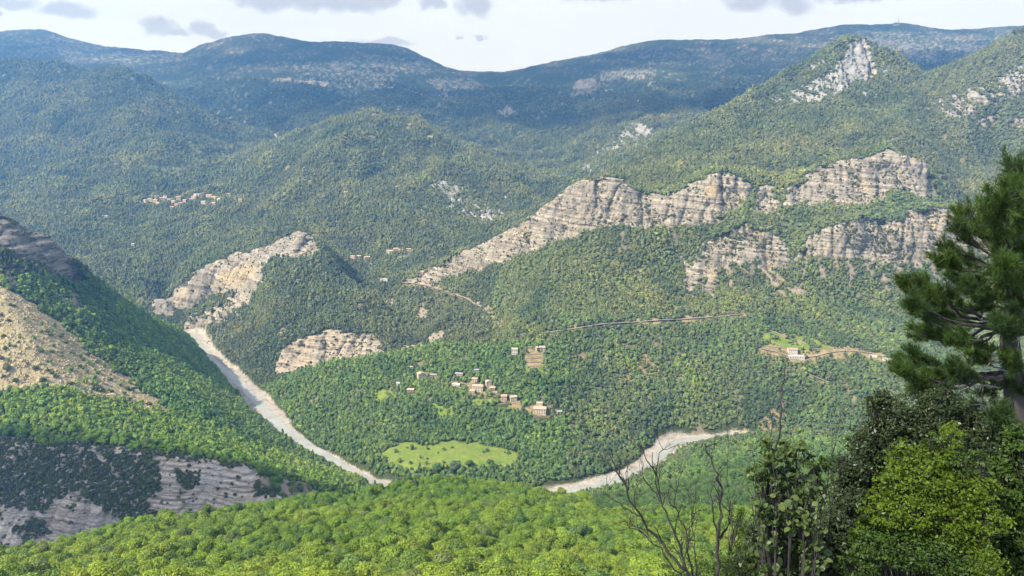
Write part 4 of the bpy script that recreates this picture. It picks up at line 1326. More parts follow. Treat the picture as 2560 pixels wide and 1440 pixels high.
def house(name, px, py, w, d, h, label, wall=None, roof=None, rz=0.0, axis='x', rise=None, floors=2, cols=3, cat='house', group=None, door=True, chim=True, excl=1.0, sink=0.0, detail=True):
    x, y, z = hit(px, py)
    m2 = w * y / F * 0.9; h = h * 0.88
    root = bpy.data.objects.new(name, None)
    root.location = (x, y + d * 0.3, z - sink); root.rotation_euler = (0, 0, math.radians(rz))
    COL.objects.link(root)
    W_ = m2; rise = rise if rise is not None else (d if axis == 'x' else W_) * 0.17
    wo = walls(W_, d, h, rise, axis).build('wall', wall or CREAM, root)
    ro = gable(W_, d, h, rise, 0.45, axis).build('roof', roof or TILE, root)
    if chim:
        ch = MB().box(W_ * .2, W_ * .2 + .7, d * .1, d * .1 + .7, h, h + rise + 1.0).build('chimney', STONE, ro)
    if detail:
        fh = h / floors
        for f in range(floors):
            for c in range(cols):
                cx = (c + .5) / cols * W_ - W_ / 2
                if door and f == 0 and c == cols // 2:
                    MB().box(cx - .55, cx + .55, -d / 2 - .03, -d / 2 + .1, 0.0, 2.1).build('door', WOOD, root)
                    continue
                wn = MB().box(cx - .5, cx + .5, -d / 2 - .03, -d / 2 + .1, f * fh + .9, f * fh + .9 + min(1.4, fh * .5)).build('window', GLASS, root)
                MB().box(cx - .65, cx + .65, -d / 2 - .16, -d / 2 + .02, f * fh + .78, f * fh + .896).build('sill', STONE, wn)
        for s_ in (-1, 1):
            xx = s_ * W_ / 2
            MB().box(min(xx, xx + s_ * .03), max(xx, xx + s_ * .03), -.5, .5, .9, 2.2).build('window', GLASS, root)
    tag(root, label, cat, group)
    r = max(W_, d) * 0.62 * excl + 2.0
    EXCL.append((x, y - 1.0, r)); EXCL.append((x, y - r * 0.75, r * 0.5)); EXCL.append((x, y + d * 0.3, r))
    return root


def slab(name, pxs, h, t, label, m, cat='wall', dz=0.0, excl=True, group=None):
    """a wall of stone that follows the ground between two or more places"""
    P3 = [hit(*p) for p in pxs]
    V, Fc = [], []
    a = np.array(P3[0]); b = np.array(P3[-1])
    d = (b - a)[:2]; d /= np.linalg.norm(d) + 1e-9
    n = np.array([-d[1], d[0]]) * t / 2
    for p in P3:
        for s_, zz in ((1, -2.0), (-1, -2.0), (-1, h), (1, h)):
            V.append((p[0] + n[0] * s_ - a[0], p[1] + n[1] * s_ - a[1], p[2] - a[2] + zz + dz))
    for i in range(len(P3) - 1):
        o = i * 4
        for k in range(4):
            k2 = (k + 1) % 4
            Fc.append((o + k, o + k2, o + 4 + k2, o + 4 + k))
    Fc += [(0, 3, 2, 1), tuple(len(V) - 4 + k for k in range(4))]
    ob = mesh_obj(name, V, Fc, m)
    ob.location = a
    tag(ob, label, cat, group, 'thing')
    if excl:
        for p in P3:
            EXCL.append((p[0], p[1] - 3.5, 4.5))
        for k in range(1, 8):
            q = a + (b - a) * k / 8
            EXCL.append((q[0], q[1] - 3.5, 4.5))
    return ob


def path(name, pts, width, m, lift=0.35, clear=5.0):
    P2 = []
    for (a, b) in zip(pts[:-1], pts[1:]):
        k = max(2, int(math.hypot(b[0] - a[0], b[1] - a[1]) / 9))
        for i in range(k):
            f = i / k
            P2.append(hit(a[0] + (b[0] - a[0]) * f, a[1] + (b[1] - a[1]) * f))
    P2.append(hit(*pts[-1]))
    P2 = np.array(P2)
    for _ in range(3):
        P2[1:-1] = (P2[:-2] + 2 * P2[1:-1] + P2[2:]) / 4
    d = np.gradient(P2[:, :2], axis=0); d /= np.linalg.norm(d, axis=1, keepdims=True) + 1e-9
    n = np.stack([-d[:, 1], d[:, 0]], 1)
    V, Fc = [], []
    for p, q in zip(P2, n):
        zc = max(float(zat(p[0] + q[0] * s_ * width / 2, p[1] + q[1] * s_ * width / 2)) for s_ in (-1, 0, 1)) + lift
        for s_ in (-1, -.33, .33, 1):
            V.append((p[0] + q[0] * s_ * width / 2, p[1] + q[1] * s_ * width / 2, zc))
        EXCL.append((p[0], p[1] - 3.0, clear)); EXCL.append((p[0], p[1], width * .7))
    for i in range(len(P2) - 1):
        for k in range(3):
            a = i * 4 + k
            Fc.append((a, a + 1, a + 5, a + 4))
    ob = mesh_obj(name, V, Fc, m)
    tag(ob, kind='structure')
    return ob


# ------------------------------------------------------------------ hamlet on the wooded hill, white house, roads
house('tall_house', 1052, 946, 20, 8, 8.0, 'tall cream house at the left end of the hamlet', CREAM, TILE2, rz=25, axis='y', cols=2)
house('long_shed', 1084, 941, 20, 5, 3.0, 'long low shed with dark roof beside the tall cream house', STONE, SLATE, rz=-12, floors=1, cols=3, chim=False, cat='shed')
house('ruined_house', 1029, 925, 8, 4, 5.5, 'narrow pale ruin among trees above the tall cream house', STONE, TILE2, cols=1, chim=False, door=False)
house('barn', 1148, 939, 22, 6, 3.4, 'low grey roofed barn near the middle of the hamlet', PINK, SLATE, rz=-14, floors=1, cols=3, chim=False, cat='barn')
house('pavilion', 1191, 931, 13, 6, 4.2, 'small pavilion with blue grey roof above the hamlet centre', CREAM, SLATE, rz=10, floors=1, cols=2, chim=False, cat='pavilion')
house('white_shed', 1141, 964, 20, 4, 2.6, 'long white shed left of the hamlet centre', WHITE, WHITER, rz=-12, floors=1, cols=3, chim=False, cat='shed')
house('stone_house', 1195, 978, 30, 9, 8.5, 'largest stone house in the middle of the hamlet', CREAM, TILE2, rz=-8, cols=4, floors=3)
house('stone_house', 1188, 956, 16, 7, 6.0, 'stone house with pink roof behind the largest house', PINK, TILE, rz=-20, cols=2)
house('stone_house', 1221, 964, 16, 7, 6.5, 'cream house touching the right end of the largest house', CREAM, TILE2, rz=15, axis='y', cols=2)
house('stone_house', 1232, 976, 14, 6, 4.5, 'low stone house lowest at the right of the hamlet centre', STONE, TILE2, rz=-5, cols=2, floors=1)
house('wing_house', 1181, 984, 14, 6, 4.5, 'low wing below the front of the largest house', PINK, TILE2, rz=-8, cols=2, floors=1)
house('farmhouse', 1260, 1001, 17, 8, 7.0, 'pink farmhouse, left one of the pair below the hamlet', PINK, TILE, rz=-4, cols=2)
house('farmhouse', 1283, 1003, 19, 8, 7.0, 'cream farmhouse, right one of the pair below the hamlet', CREAM, TILE2, rz=12, cols=3)
house('villa', 1350, 1034, 36, 11, 8.0, 'broad tan villa at the lower right end of the hamlet', CREAM, TILE2, rz=-6, cols=5)
house('villa_tower', 1349, 1021, 17, 7, 8.5, 'square upper block rising behind the broad tan villa', CREAM, TILE2, rz=-6, cols=2, floors=3, cat='tower')
house('grey_shed', 1398, 1034, 15, 6, 3.2, 'grey roofed shed right of the broad tan villa', STONE, SLATE, rz=20, floors=1, cols=2, chim=False, cat='shed')
house('cottage', 1027, 979, 20, 7, 3.4, 'low beige cottage alone below the tall cream house', STONE, TILE2, rz=-10, floors=1, cols=2, chim=False)
house('white_hut', 996, 961, 9, 4, 2.6, 'small white hut left of the hamlet', WHITE, WHITER, rz=-15, floors=1, cols=1, chim=False, cat='hut')
house('villa', 1287, 885, 17, 8, 8.5, 'narrow white house among trees above the hamlet', WHITE, TILE2, rz=-5, cols=3)
house('villa', 1351, 878, 26, 9, 6.5, 'cream house at the top of the terraced garden', CREAM, TILE2, rz=8, cols=4)
slab('terrace_wall', [(1308, 872), (1322, 871), (1338, 872)], 3.0, .8, 'long low wall joining the white and cream houses above the terraces', STONE)
for k_, (a_, b_, nm_) in enumerate((((1312, 888), (1352, 886), 'uppermost'), ((1314, 898), (1354, 896), 'second'), ((1318, 908), (1350, 906), 'third'), ((1322, 917), (1346, 916), 'lowest'))):
    slab('terrace_wall', [a_, ((a_[0] + b_[0]) / 2, (a_[1] + b_[1]) / 2), b_], 1.4, .7, '%s dry stone terrace wall of the stepped garden above the hamlet' % nm_, STONE, group='garden terrace walls')
slab('retaining_wall', [(1244, 1011), (1290, 1010), (1336, 1026)], 1.2, .8, 'stone wall running from the farmhouse pair down to the villa', STONE)
slab('retaining_wall', [(1332, 1044), (1352, 1044), (1374, 1045)], 2.6, .8, 'stone terrace wall right below the broad tan villa', STONE)
slab('retaining_wall', [(1150, 957), (1180, 965), (1212, 972)], 1.5, .8, 'stone wall across the slope in the hamlet centre', STONE)

r_ = house('white_house', 1982, 884, 26, 9, 7.5, 'white two storey house with many windows on the bare field', WHITE, TILE, cols=5, floors=2, rise=0.9, rz=-4)
x_, y_, z_ = hit(1990, 893)
tr_ = MB().box(-11, 11, -5, 3.5, -2.5, 2.4).build('garden_terrace', WHITE)
tr_.location = (x_, y_, z_); tr_.rotation_euler = (0, 0, math.radians(-4))
tag(tr_, 'white walled garden terrace in front of the white house', 'terrace')
for k_ in range(6):
    MB().box(-9.5 + k_ * 3.4, -8.2 + k_ * 3.4, -5.03, -4.9, -0.2, 1.5).build('arch', GLASS, tr_)
MB().box(-11, 11, -5.2, -5.0, 2.403, 3.2).build('parapet', WHITE, tr_)
EXCL.append((x_, y_, 15))
for k_, (a_, b_) in enumerate((((1910, 866), (1965, 872)), ((2030, 872), (2110, 872)))):
    slab('field_bank', [a_, ((a_[0] + b_[0]) / 2, (a_[1] + b_[1]) / 2), b_], 1.0, 1.2, 'low earth coloured terrace wall %s of the white house' % ('left' if k_ == 0 else 'right'), STONE)
for k_, (a_, b_, h_) in enumerate((((2172, 892), (2192, 894), 3.0), ((2206, 900), (2236, 905), 4.0))):
    slab('ruined_wall', [a_, ((a_[0] + b_[0]) / 2, (a_[1] + b_[1]) / 2), b_], h_, 1.5, '%s broken whitish wall on the slope right of the white house' % ('shorter' if k_ == 0 else 'longer'), WHITE)
slab('rockfall_barrier', [(950, 704), (960, 703), (969, 704)], 7.0, 1.5, 'pale grey concrete barrier at the bend of the old valley road', GREYW, cat='barrier')

path('road', [(1300, 837), (1350, 833), (1400, 828), (1450, 820), (1500, 812), (1560, 808), (1620, 804), (1690, 800), (1750, 796), (1810, 791), (1858, 785)], 5.0, ROADM, clear=5.2)
path('side_road', [(975, 706), (1010, 708), (1050, 711), (1095, 724), (1140, 738), (1175, 752), (1205, 768), (1232, 790), (1248, 808), (1256, 826)], 5.0, TRACK, clear=6.0)
path('track', [(1900, 872), (1940, 880), (1975, 893), (2030, 893), (2070, 882), (2120, 876), (2180, 884)], 4.0, TRACK)
path('hamlet_road', [(885, 652), (905, 650), (925, 656), (940, 668)], 6.0, ROADM)
path('footpath', [(2020, 936), (2045, 946), (2075, 957)], 3.0, TRACK, clear=3.5)
path('upper_track', [(1925, 826), (1950, 836), (1985, 850), (2020, 862)], 3.0, TRACK, clear=3.5)

# hamlets of the side valley
sv = [(882, 646, 14, 'cream house at the left end of the roadside row'), (899, 645, 16, 'orange roofed house in the middle of the roadside row'), (917, 648, 16, 'low house at the right end of the roadside row'),
      (975, 632, 18, 'tall pale house at the left end of the upper valley hamlet'), (990, 627, 14, 'house in the middle of the upper valley hamlet'), (1003, 630, 12, 'small house at the right of the upper valley hamlet'), (1020, 628, 15, 'white house set apart at the right end of the upper valley hamlet')]
for k_, (a_, b_, c_, l_) in enumerate(sv):
    house('valley_house', a_, b_, c_, 9, 6.0, l_, (CREAM, PINK, CREAM, WHITE)[k_ % 4], (TILE, TILE2)[k_ % 2], rz=(-15, 8, 20, -6, 14)[k_ % 5], cols=3, chim=False)
slab('roadside_wall', [(995, 646), (1012, 642), (1030, 638)], 3.5, 1.0, 'long pale retaining wall below the upper valley hamlet', GREYW)
for a_, b_, c_, l_ in ((262, 545, 16, 'lone pale house on the wooded slope far left'), (334, 615, 11, 'lone orange house in the woods above the rocky scarp'), (864, 485, 10, 'lone white house on the side of the rounded hill'), (620, 500, 10, 'pale house apart to the right of the hillside village'), (1075, 345, 14, 'pale house near the top of the rounded hill')):
    house('lone_house', a_, b_, c_, 10, 6.0, l_, CREAM, TILE, cols=2, chim=False)

VG = [(362, 505, 12), (374, 503, 12), (388, 506, 12), (396, 511, 11), (404, 500, 14), (412, 497, 10), (424, 503, 12), (434, 508, 11), (445, 499, 12), (452, 512, 13), (441, 516, 10), (492, 492, 18), (503, 490, 14), (484, 497, 12), (523, 494, 16), (536, 497, 13), (478, 503, 10), (508, 510, 12), (534, 512, 11), (570, 490, 14), (600, 505, 10), (430, 522, 10), (462, 505, 9), (548, 503, 9)]
for k_, (a_, b_, c_) in enumerate(VG):
    house('village_house', a_, b_, c_, 10, 6.5 + (k_ % 3), 'pale house of the small village on the left hillside', (CREAM, WHITE, PINK, CREAM)[k_ % 4], (TILE2, TILE, TILE2)[k_ % 3], rz=(k_ * 37) % 50 - 25, cols=2, chim=False, group='houses of the left hillside village', excl=0.9, detail=(k_ % 3 == 0))
FV = [(938, 212), (946, 215), (955, 214), (963, 218), (972, 221), (981, 220), (988, 224), (996, 223), (1004, 226), (1012, 225), (1020, 228), (1028, 232), (1040, 234), (1052, 238), (1064, 240), (1076, 243), (1096, 240), (1101, 245), (1106, 239), (1111, 244), (1116, 240), (1121, 246), (1108, 250), (1100, 251), (1115, 251), (1128, 244)]
for k_, (a_, b_) in enumerate(FV):
    house('far_house', a_, b_, 5 + (k_ % 3), 10, 7, 'tiny pale house of the high village under the mountain pass', (CREAM, WHITE)[k_ % 2], TILE2, rz=(k_ * 53) % 60 - 30, chim=False, group='houses of the high village under the pass', excl=0.8, detail=False)
FW = [(700, 199), (712, 201), (724, 203), (738, 203), (752, 205), (766, 206), (776, 205), (785, 204), (792, 207), (800, 206), (806, 209), (812, 211)]
for k_, (a_, b_) in enumerate(FW):
    house('far_house', a_, b_, 6 + (k_ % 3), 10, 7, 'tiny pale house of the high hamlet strung along the left mountainside', (CREAM, WHITE)[k_ % 2], TILE2, rz=(k_ * 53) % 60 - 30, chim=False, group='houses of the high hamlet on the left mountainside', excl=0.8, detail=False)
for a_, b_, l_ in ((1365, 235, 'tiny white house left of the grey scar on the far mountain'), (1400, 234, 'tiny white house just left of the grey mountain scar'), (1515, 228, 'leftmost tiny white house right of the grey mountain scar'), (1528, 227, 'tiny white house in a row right of the grey mountain scar'), (1622, 217, 'lone tiny white house high on the far right mountainside')):
    house('far_house', a_, b_, 7, 10, 7, l_, WHITE, TILE2, chim=False, excl=0.8, detail=False)


# ------------------------------------------------------------------ masts on the summit
def mast(name, px, h, label, wide=6.0):
    sx, sy = px
    x, y, z = hit(sx, sy)
    root = bpy.data.objects.new(name, None); root.location = (x, y, z - 3); COL.objects.link(root)
    mb = MB()
    for a in range(3):
        t = a * 2 * math.pi / 3
        mb.add(*tube([(math.cos(t) * wide, math.sin(t) * wide, 0), (math.cos(t) * .8, math.sin(t) * .8, h)], [1.4, .8], 5))
    for q in range(1, 7):
        f = q / 7; r = wide * (1 - f) + .8 * f
        c = [(math.cos(t) * r, math.sin(t) * r, h * f) for t in (0, 2.0944, 4.1888)]
        for a in range(3):
            mb.add(*tube([c[a], c[(a + 1) % 3]], [.6, .6], 4))
    mb.build('lattice_tower', GREYW, root)
    mb2 = MB().add(*tube([(0, 0, h), (0, 0, h * 1.25)], [.9, .4], 5))
    mb2.build('antenna', GREYW, root)
    tag(root, label, 'mast')
    return root


mast('radio_mast', (2246, 61), 50, 'tallest radio mast on the summit of the right mountain')
mast('radio_mast', (2239, 62), 28, 'middle radio mast on the right mountain summit', 4)
mast('radio_mast', (2233, 64), 22, 'shortest radio mast at the left of the summit group', 3)
mast('radio_mast', (2137, 66), 22, 'lone small mast on the ridge left of the summit masts', 3)
house('relay_building', 2240, 64, 14, 12, 8, 'low building at the foot of the summit masts', GREYW, GREYW, chim=False, detail=False, cat='building')


# ------------------------------------------------------------------ shrubs and boulders of the scree; trees of the meadow
def lone(name, px, py, r, h, tint, label, cat='tree', group=None, src=None, ymin=150):
    x, y, z = hit(px, py, ymin)
    k = random.randrange(6)
    tint = np.asarray(tint) * 1.75
    o = tree_thing(name, (src or NEAR_OBS)[k % len(src or NEAR_OBS)].data, TRUNKS[k % 3], (x, y, z - 0.15 * r), (r, r, h), random.uniform(0, 6.28), tint)
    tag(o, label, cat, group)
    EXCL.append((x, y, r * 1.1))
    return o


SH = [(80, 350, 1), (30, 485, 1), (45, 600, 1.1), (15, 690, 1.2), (60, 780, 1.8), (140, 890, 1.4), (325, 775, 1.3), (385, 890, 1.6), (370, 625, 1.2), (470, 632, 1.1), (430, 450, 1.3), (458, 480, 1.2), (560, 495, 1.6), (650, 640, 1.1), (750, 698, 1.1), (790, 655, 1.4),
      (430, 800, 1.1), (470, 825, 1.2), (500, 850, 1.1), (645, 788, 1.1), (720, 760, 1.1), (745, 775, .9), (640, 920, 1.2), (840, 965, 1.4), (880, 975, 1.6), (925, 985, 1.2), (1010, 985, .9), (1035, 812, 1.5), (1000, 885, 1.1), (1150, 965, 1.3), (1200, 980, 1.6), (1120, 1005, 1.0), (1165, 1060, 1.2),
      (1240, 1100, 1.0), (1345, 1100, 1.2), (95, 205, .9), (130, 215, .9), (15, 300, .9), (225, 335, .8), (880, 722, 1.2), (1000, 745, 1.5), (1245, 870, 1.1), (165, 540, .7), (560, 635, .7), (140, 575, .6), (250, 740, .8), (430, 715, .7), (855, 790, .8), (240, 845, .7), (990, 700, .8), (40, 850, .9), (600, 550, 1.0)]
for a_, b_, c_ in SH:
    lone('scree_shrub', a_ / 3.6, 700 + b_ / 3.6 + 7, 3.1 * c_, 2.5 * c_, pal(1, [(.065, .095, .034), (.080, .105, .036), (.055, .085, .034), (.10, .105, .045)])[0], 'dark green rounded shrub growing on the open pale scree', 'shrub', 'shrubs dotted over the pale scree')

BLD = plain('pale_boulder', (0.36, 0.305, 0.18), 0.25, 0.5)


def boulder(name, px, py, sx, sy, sz, label, seed, rz=20):
    r = np.random.default_rng(seed)
    x, y, z = hit(px, py)
    V, Fc = [], []
    base = [(-1, -1, -1), (1, -1, -1), (1, 1, -1), (-1, 1, -1), (-.85, -.8, 1), (.9, -.85, .7), (.8, .9, .95), (-.9, .75, .8)]
    import bmesh
    bm = bmesh.new()
    vs = [bm.verts.new((a * sx * r.uniform(.85, 1.1), b * sy * r.uniform(.85, 1.1), c * sz * r.uniform(.85, 1.1))) for a, b, c in base]
    for f in ((0, 3, 2, 1), (4, 5, 6, 7), (0, 1, 5, 4), (1, 2, 6, 5), (2, 3, 7, 6), (3, 0, 4, 7)):
        bm.faces.new([vs[i] for i in f])
    bmesh.ops.bevel(bm, geom=bm.edges[:], offset=min(sx, sy, sz) * .22, segments=2, affect='EDGES')
    bmesh.ops.triangulate(bm, faces=bm.faces[:])
    for v in bm.verts:
        v.co += Vector(r.normal(0, min(sx, sy, sz) * .05, 3))
    me = bpy.data.meshes.new(name); bm.to_mesh(me); bm.free()
    me.materials.append(BLD)
    o = bpy.data.objects.new(name, me); COL.objects.link(o)
    o.location = (x, y, z + sz * .4); o.rotation_euler = (r.uniform(-.2, .2), r.uniform(-.2, .2), math.radians(rz))
    tag(o, label, 'boulder')
    EXCL.append((x, y, max(sx, sy) * 1.3)); EXCL.append((x, y - 5, max(sx, sy) * 1.2))
    return me


boulder('boulder', 278, 996, 5.5, 4.5, 4.2, 'largest angular boulder at the foot of the scree', 1, 25)
boulder('boulder', 217, 999, 2.6, 2.4, 2.4, 'pointed pale boulder left of the largest one', 2, 40)
boulder('boulder', 310, 916, 2.8, 2.2, 2.0, 'pale boulder half hidden at the right edge of the scree', 3, 10)
boulder('boulder', 263, 961, 2.6, 2.0, 1.8, 'flat pale boulder above the largest one on the scree', 4, 30)
boulder('boulder', 256, 948, 1.9, 1.6, 1.4, 'smaller pale boulder above the flat one on the scree', 5, 0)
boulder('boulder', 33, 838, 2.2, 1.8, 2.4, 'dark pointed boulder alone near the left edge of the scree', 6, 15)
boulder('boulder', 2055, 1000, 1.6, 1.2, 1.0, 'small pale rock below the footpath', 7, 15) if False else None


def rubble():
    """the blocks of the scree, too many to count"""
    k = np.flatnonzero((TCV['scree'].ravel() > 0.5))
    V = TV.reshape(-1, 3)[k]
    n = 9000
    p = V[rng.integers(0, len(V), n)] + rng.normal(0, .6, (n, 3)) * np.array([1, 1, .1])
    s = np.clip(rng.lognormal(-0.6, 0.55, n), 0.3, 2.4)
    base = np.array([(-1, -1, -1), (1, -1, -1), (1, 1, -1), (-1, 1, -1), (-1, -1, 1), (1, -1, 1), (1, 1, 1), (-1, 1, 1)], float)
    fc = np.array([(4, 5, 6, 7), (0, 1, 5, 4), (1, 2, 6, 5), (2, 3, 7, 6), (3, 0, 4, 7)])
    B = base[None] * rng.uniform(.55, 1.1, (n, 8, 3)) * s[:, None, None] * np.array([1, .85, .6])
    a = rng.uniform(0, 6.28, n); ca, sa = np.cos(a), np.sin(a)
    X = B[..., 0] * ca[:, None] - B[..., 1] * sa[:, None]; Y = B[..., 0] * sa[:, None] + B[..., 1] * ca[:, None]
    t = rng.normal(0, .35, n)
    Z = B[..., 2] + X * t[:, None]
    VV = np.stack([X, Y, Z], -1) + p[:, None, :]
    FF = (fc[None] + (np.arange(n) * 8)[:, None, None]).reshape(-1, 4)
    o = mesh_obj('scree_rubble', VV.reshape(-1, 3), FF, BLD)
    tag(o, 'loose angular blocks strewn over the pale scree slope', 'rubble', kind='stuff')


rubble()


BADSCRUB = [[(-60, 1095), (130, 1100), (240, 1140), (300, 1205), (400, 1285), (425, 1325), (330, 1315), (260, 1275), (200, 1235), (140, 1240), (110, 1285), (60, 1275), (-60, 1255)],
            [(240, 1110), (380, 1140), (405, 1225), (360, 1255), (300, 1200)], [(430, 1180), (500, 1186), (490, 1220), (440, 1205)], [(150, 1090), (640, 1150), (640, 1172), (400, 1140), (150, 1115)], [(640, 1195), (690, 1225), (680, 1255), (650, 1235)], [(20, 1330), (110, 1300), (130, 1330), (60, 1365)]]


def cliff_scrub():
    """bushes rooted on ledges and in clefts of the cliffs"""
    V = TV.reshape(-1, 3)
    rib = TRIB.ravel()
    P_, S_ = [], []
    for kind, base in (('rock', 0.035), ('pale', 0.025), ('bad', 0.007)):
        k = np.flatnonzero((TCV[kind].ravel() > 0.5) & (V[:, 1] < 2400) & (np.abs(V[:, 0] / V[:, 1]) < 0.75))
        v = V[k]
        n = fbm(v[:, 0] / 30, v[:, 2] / 22 + v[:, 1] / 50, 3, 161)
        p = base + (0.11 * sstep(0.05, 0.35, n) + 0.20 * sstep(-0.1, -0.6, rib[k])) * (kind != 'bad')
        if kind == 'bad':
            px, py = project(v[:, 0] + 9 * n, v[:, 1], v[:, 2] + 9 * n)
            for poly in BADSCRUB:
                p = np.maximum(p, 0.20 * inpoly(px, py, poly))
        p *= np.where(v[:, 1] > 1700, 1.5, 1.5)
        q = rng.random(len(k)) < p
        P_.append(v[q]); S_.append(np.clip(rng.lognormal(0.42, 0.42, q.sum()), .6, 3.8) * np.where(v[q][:, 1] > 1700, 1.5, 1.0))
    pts = np.concatenate(P_); s = np.concatenate(S_)
    pts = pts - np.array([0, 0, 1]) * s[:, None] * .5
    n = len(pts)
    tint = pal(n, [(.100, .128, .046), (.118, .145, .050), (.085, .105, .044)])
    o = scatter('cliff_scrub', pts, np.stack([s, s, s * .95], 1), np.stack([np.zeros(n), np.zeros(n), rng.uniform(0, 6.28, n)], 1), tint, rng.integers(0, 7, n), MID_COL)
    tag(o, 'dark bushes clinging to ledges and clefts of the cliffs', 'scrub', kind='stuff')
    print('cliff scrub', n)


cliff_scrub()

mt = (.075, .135, .04)
lone('round_tree', 1268, 1124, 4.2, 5.0, mt, 'small round tree standing inside the right end of the meadow')
lone('meadow_bush', 1262, 1132, 1.6, 1.6, mt, 'little bush just below the round tree in the meadow', 'bush')
lone('broad_tree', 1309, 1142, 6.5, 6.5, (.06, .115, .036), 'broad dark tree at the right corner of the meadow')
lone('broad_tree', 1343, 1146, 6.0, 6.5, (.068, .122, .038), 'second dark tree right of the meadow corner')
lone('grey_tree', 1138, 1172, 8.5, 8.0, (.085, .115, .055), 'large greyish tree at the middle of the meadow lower edge')
lone('broad_tree', 1175, 1168, 6.5, 6.5, (.062, .115, .038), 'dark tree touching the large greyish tree on its right')
lone('broad_tree', 1092, 1176, 7.0, 7.0, (.064, .12, .036), 'dark tree left of the large greyish tree by the meadow')
lone('broad_tree', 1226, 1168, 6.5, 7.0, (.066, .12, .038), 'tree at the meadow lower edge right of the gap')
lone('conifer_tree', 1050, 1182, 3.6, 6.0, (.05, .09, .04), 'narrow pointed conifer at the lower left edge of the meadow', src=[MID_OBS[7]])
lone('meadow_bush', 1018, 1120, 1.8, 1.4, mt, 'low bush near the upper left corner of the meadow', 'bush')
lone('meadow_bush', 1095, 1133, 1.6, 1.8, mt, 'lone tiny bush in the middle of the meadow', 'bush')
lone('cypress_tree', 1316, 884, 1.8, 7.5, (.035, .06, .03), 'thin dark cypress left of the terraced garden', src=[MID_OBS[7]])
lone('cypress_tree', 1346, 882, 1.8, 7.0, (.035, .06, .03), 'thin dark cypress right beside the cream garden house', src=[MID_OBS[7]])
lone('field_tree', 1968, 902, 3.0, 3.2, (.06, .085, .04), 'round dark tree at the lower left of the white house')
lone('field_tree', 2016, 896, 3.4, 3.2, (.075, .095, .045), 'olive tree right of the white house terrace')
lone('field_tree', 2018, 906, 2.8, 2.8, (.06, .085, .04), 'small tree at the bottom point of the bare field')
lone('field_tree', 2076, 892, 4.4, 4.4, (.055, .08, .04), 'dark round tree on the right part of the bare field')
lone('field_tree', 2027, 878, 4.0, 4.5, (.065, .11, .04), 'broad tree behind the right side of the white house')
lone('field_tree', 1948, 874, 2.4, 2.2, (.08, .12, .04), 'small bright tree on the field left of the white house')
lone('field_tree', 1969, 848, 3.6, 3.4, (.05, .075, .04), 'dark tree on the shrubby terrace above the white house')


# ------------------------------------------------------------------ plants right in front of the camera
def at(px, py, y):
    s_ = float(slope_of(py)); u = float(u_of(px, py))
    return np.array([u * y, y, s_ * y])


NEEDLE = leaf_mat('pine_needles', 0.30, 0.5, (0.050, 0.092, 0.017))
NEEDLE2 = leaf_mat('deep_green_needles', 0.25, 0.5, (0.040, 0.076, 0.020))  # deeper green tone mixed in among the other sprays
LEAF_B = leaf_mat('bright_young_leaves', 0.45, 0.5, (0.098, 0.152, 0.012))
LEAF_D = leaf_mat('dark_evergreen_leaves', 0.15, 0.4, (0.034, 0.050, 0.018))
LEAF_M = leaf_mat('mid_green_leaves', 0.38, 0.5, (0.048, 0.088, 0.014))
LEAF_S = [leaf_mat('sapling_leaf_a', 0.35, 0.42, (0.078, 0.120, 0.034)), leaf_mat('sapling_leaf_b', 0.35, 0.42, (0.052, 0.086, 0.026)), leaf_mat('sapling_leaf_c', 0.40, 0.45, (0.110, 0.145, 0.042))]
PBARK = bark_mat('pine_bark', (0.014, 0.012, 0.011), (0.07, 0.06, 0.052), 5.0)
TWIG = bark_mat('dark_twig_bark', (0.012, 0.010, 0.009), (0.048, 0.042, 0.036), 14.0)
GREYB = bark_mat('weathered_grey_wood', (0.16, 0.15, 0.14), (0.34, 0.32, 0.30), 10.0)


def curve_pts(a, b, sag, n=7, wob=0.02, r=None):
    a, b = np.asarray(a, float), np.asarray(b, float)
    L_ = np.linalg.norm(b - a)
    out = []
    for i in range(n):
        t = i / (n - 1)
        p = a + (b - a) * t + np.array([0, 0, sag * L_ * 4 * t * (1 - t)])
        if r is not None and 0 < i < n - 1:
            p = p + r.normal(0, wob * L_, 3)
        out.append(p)
    return out


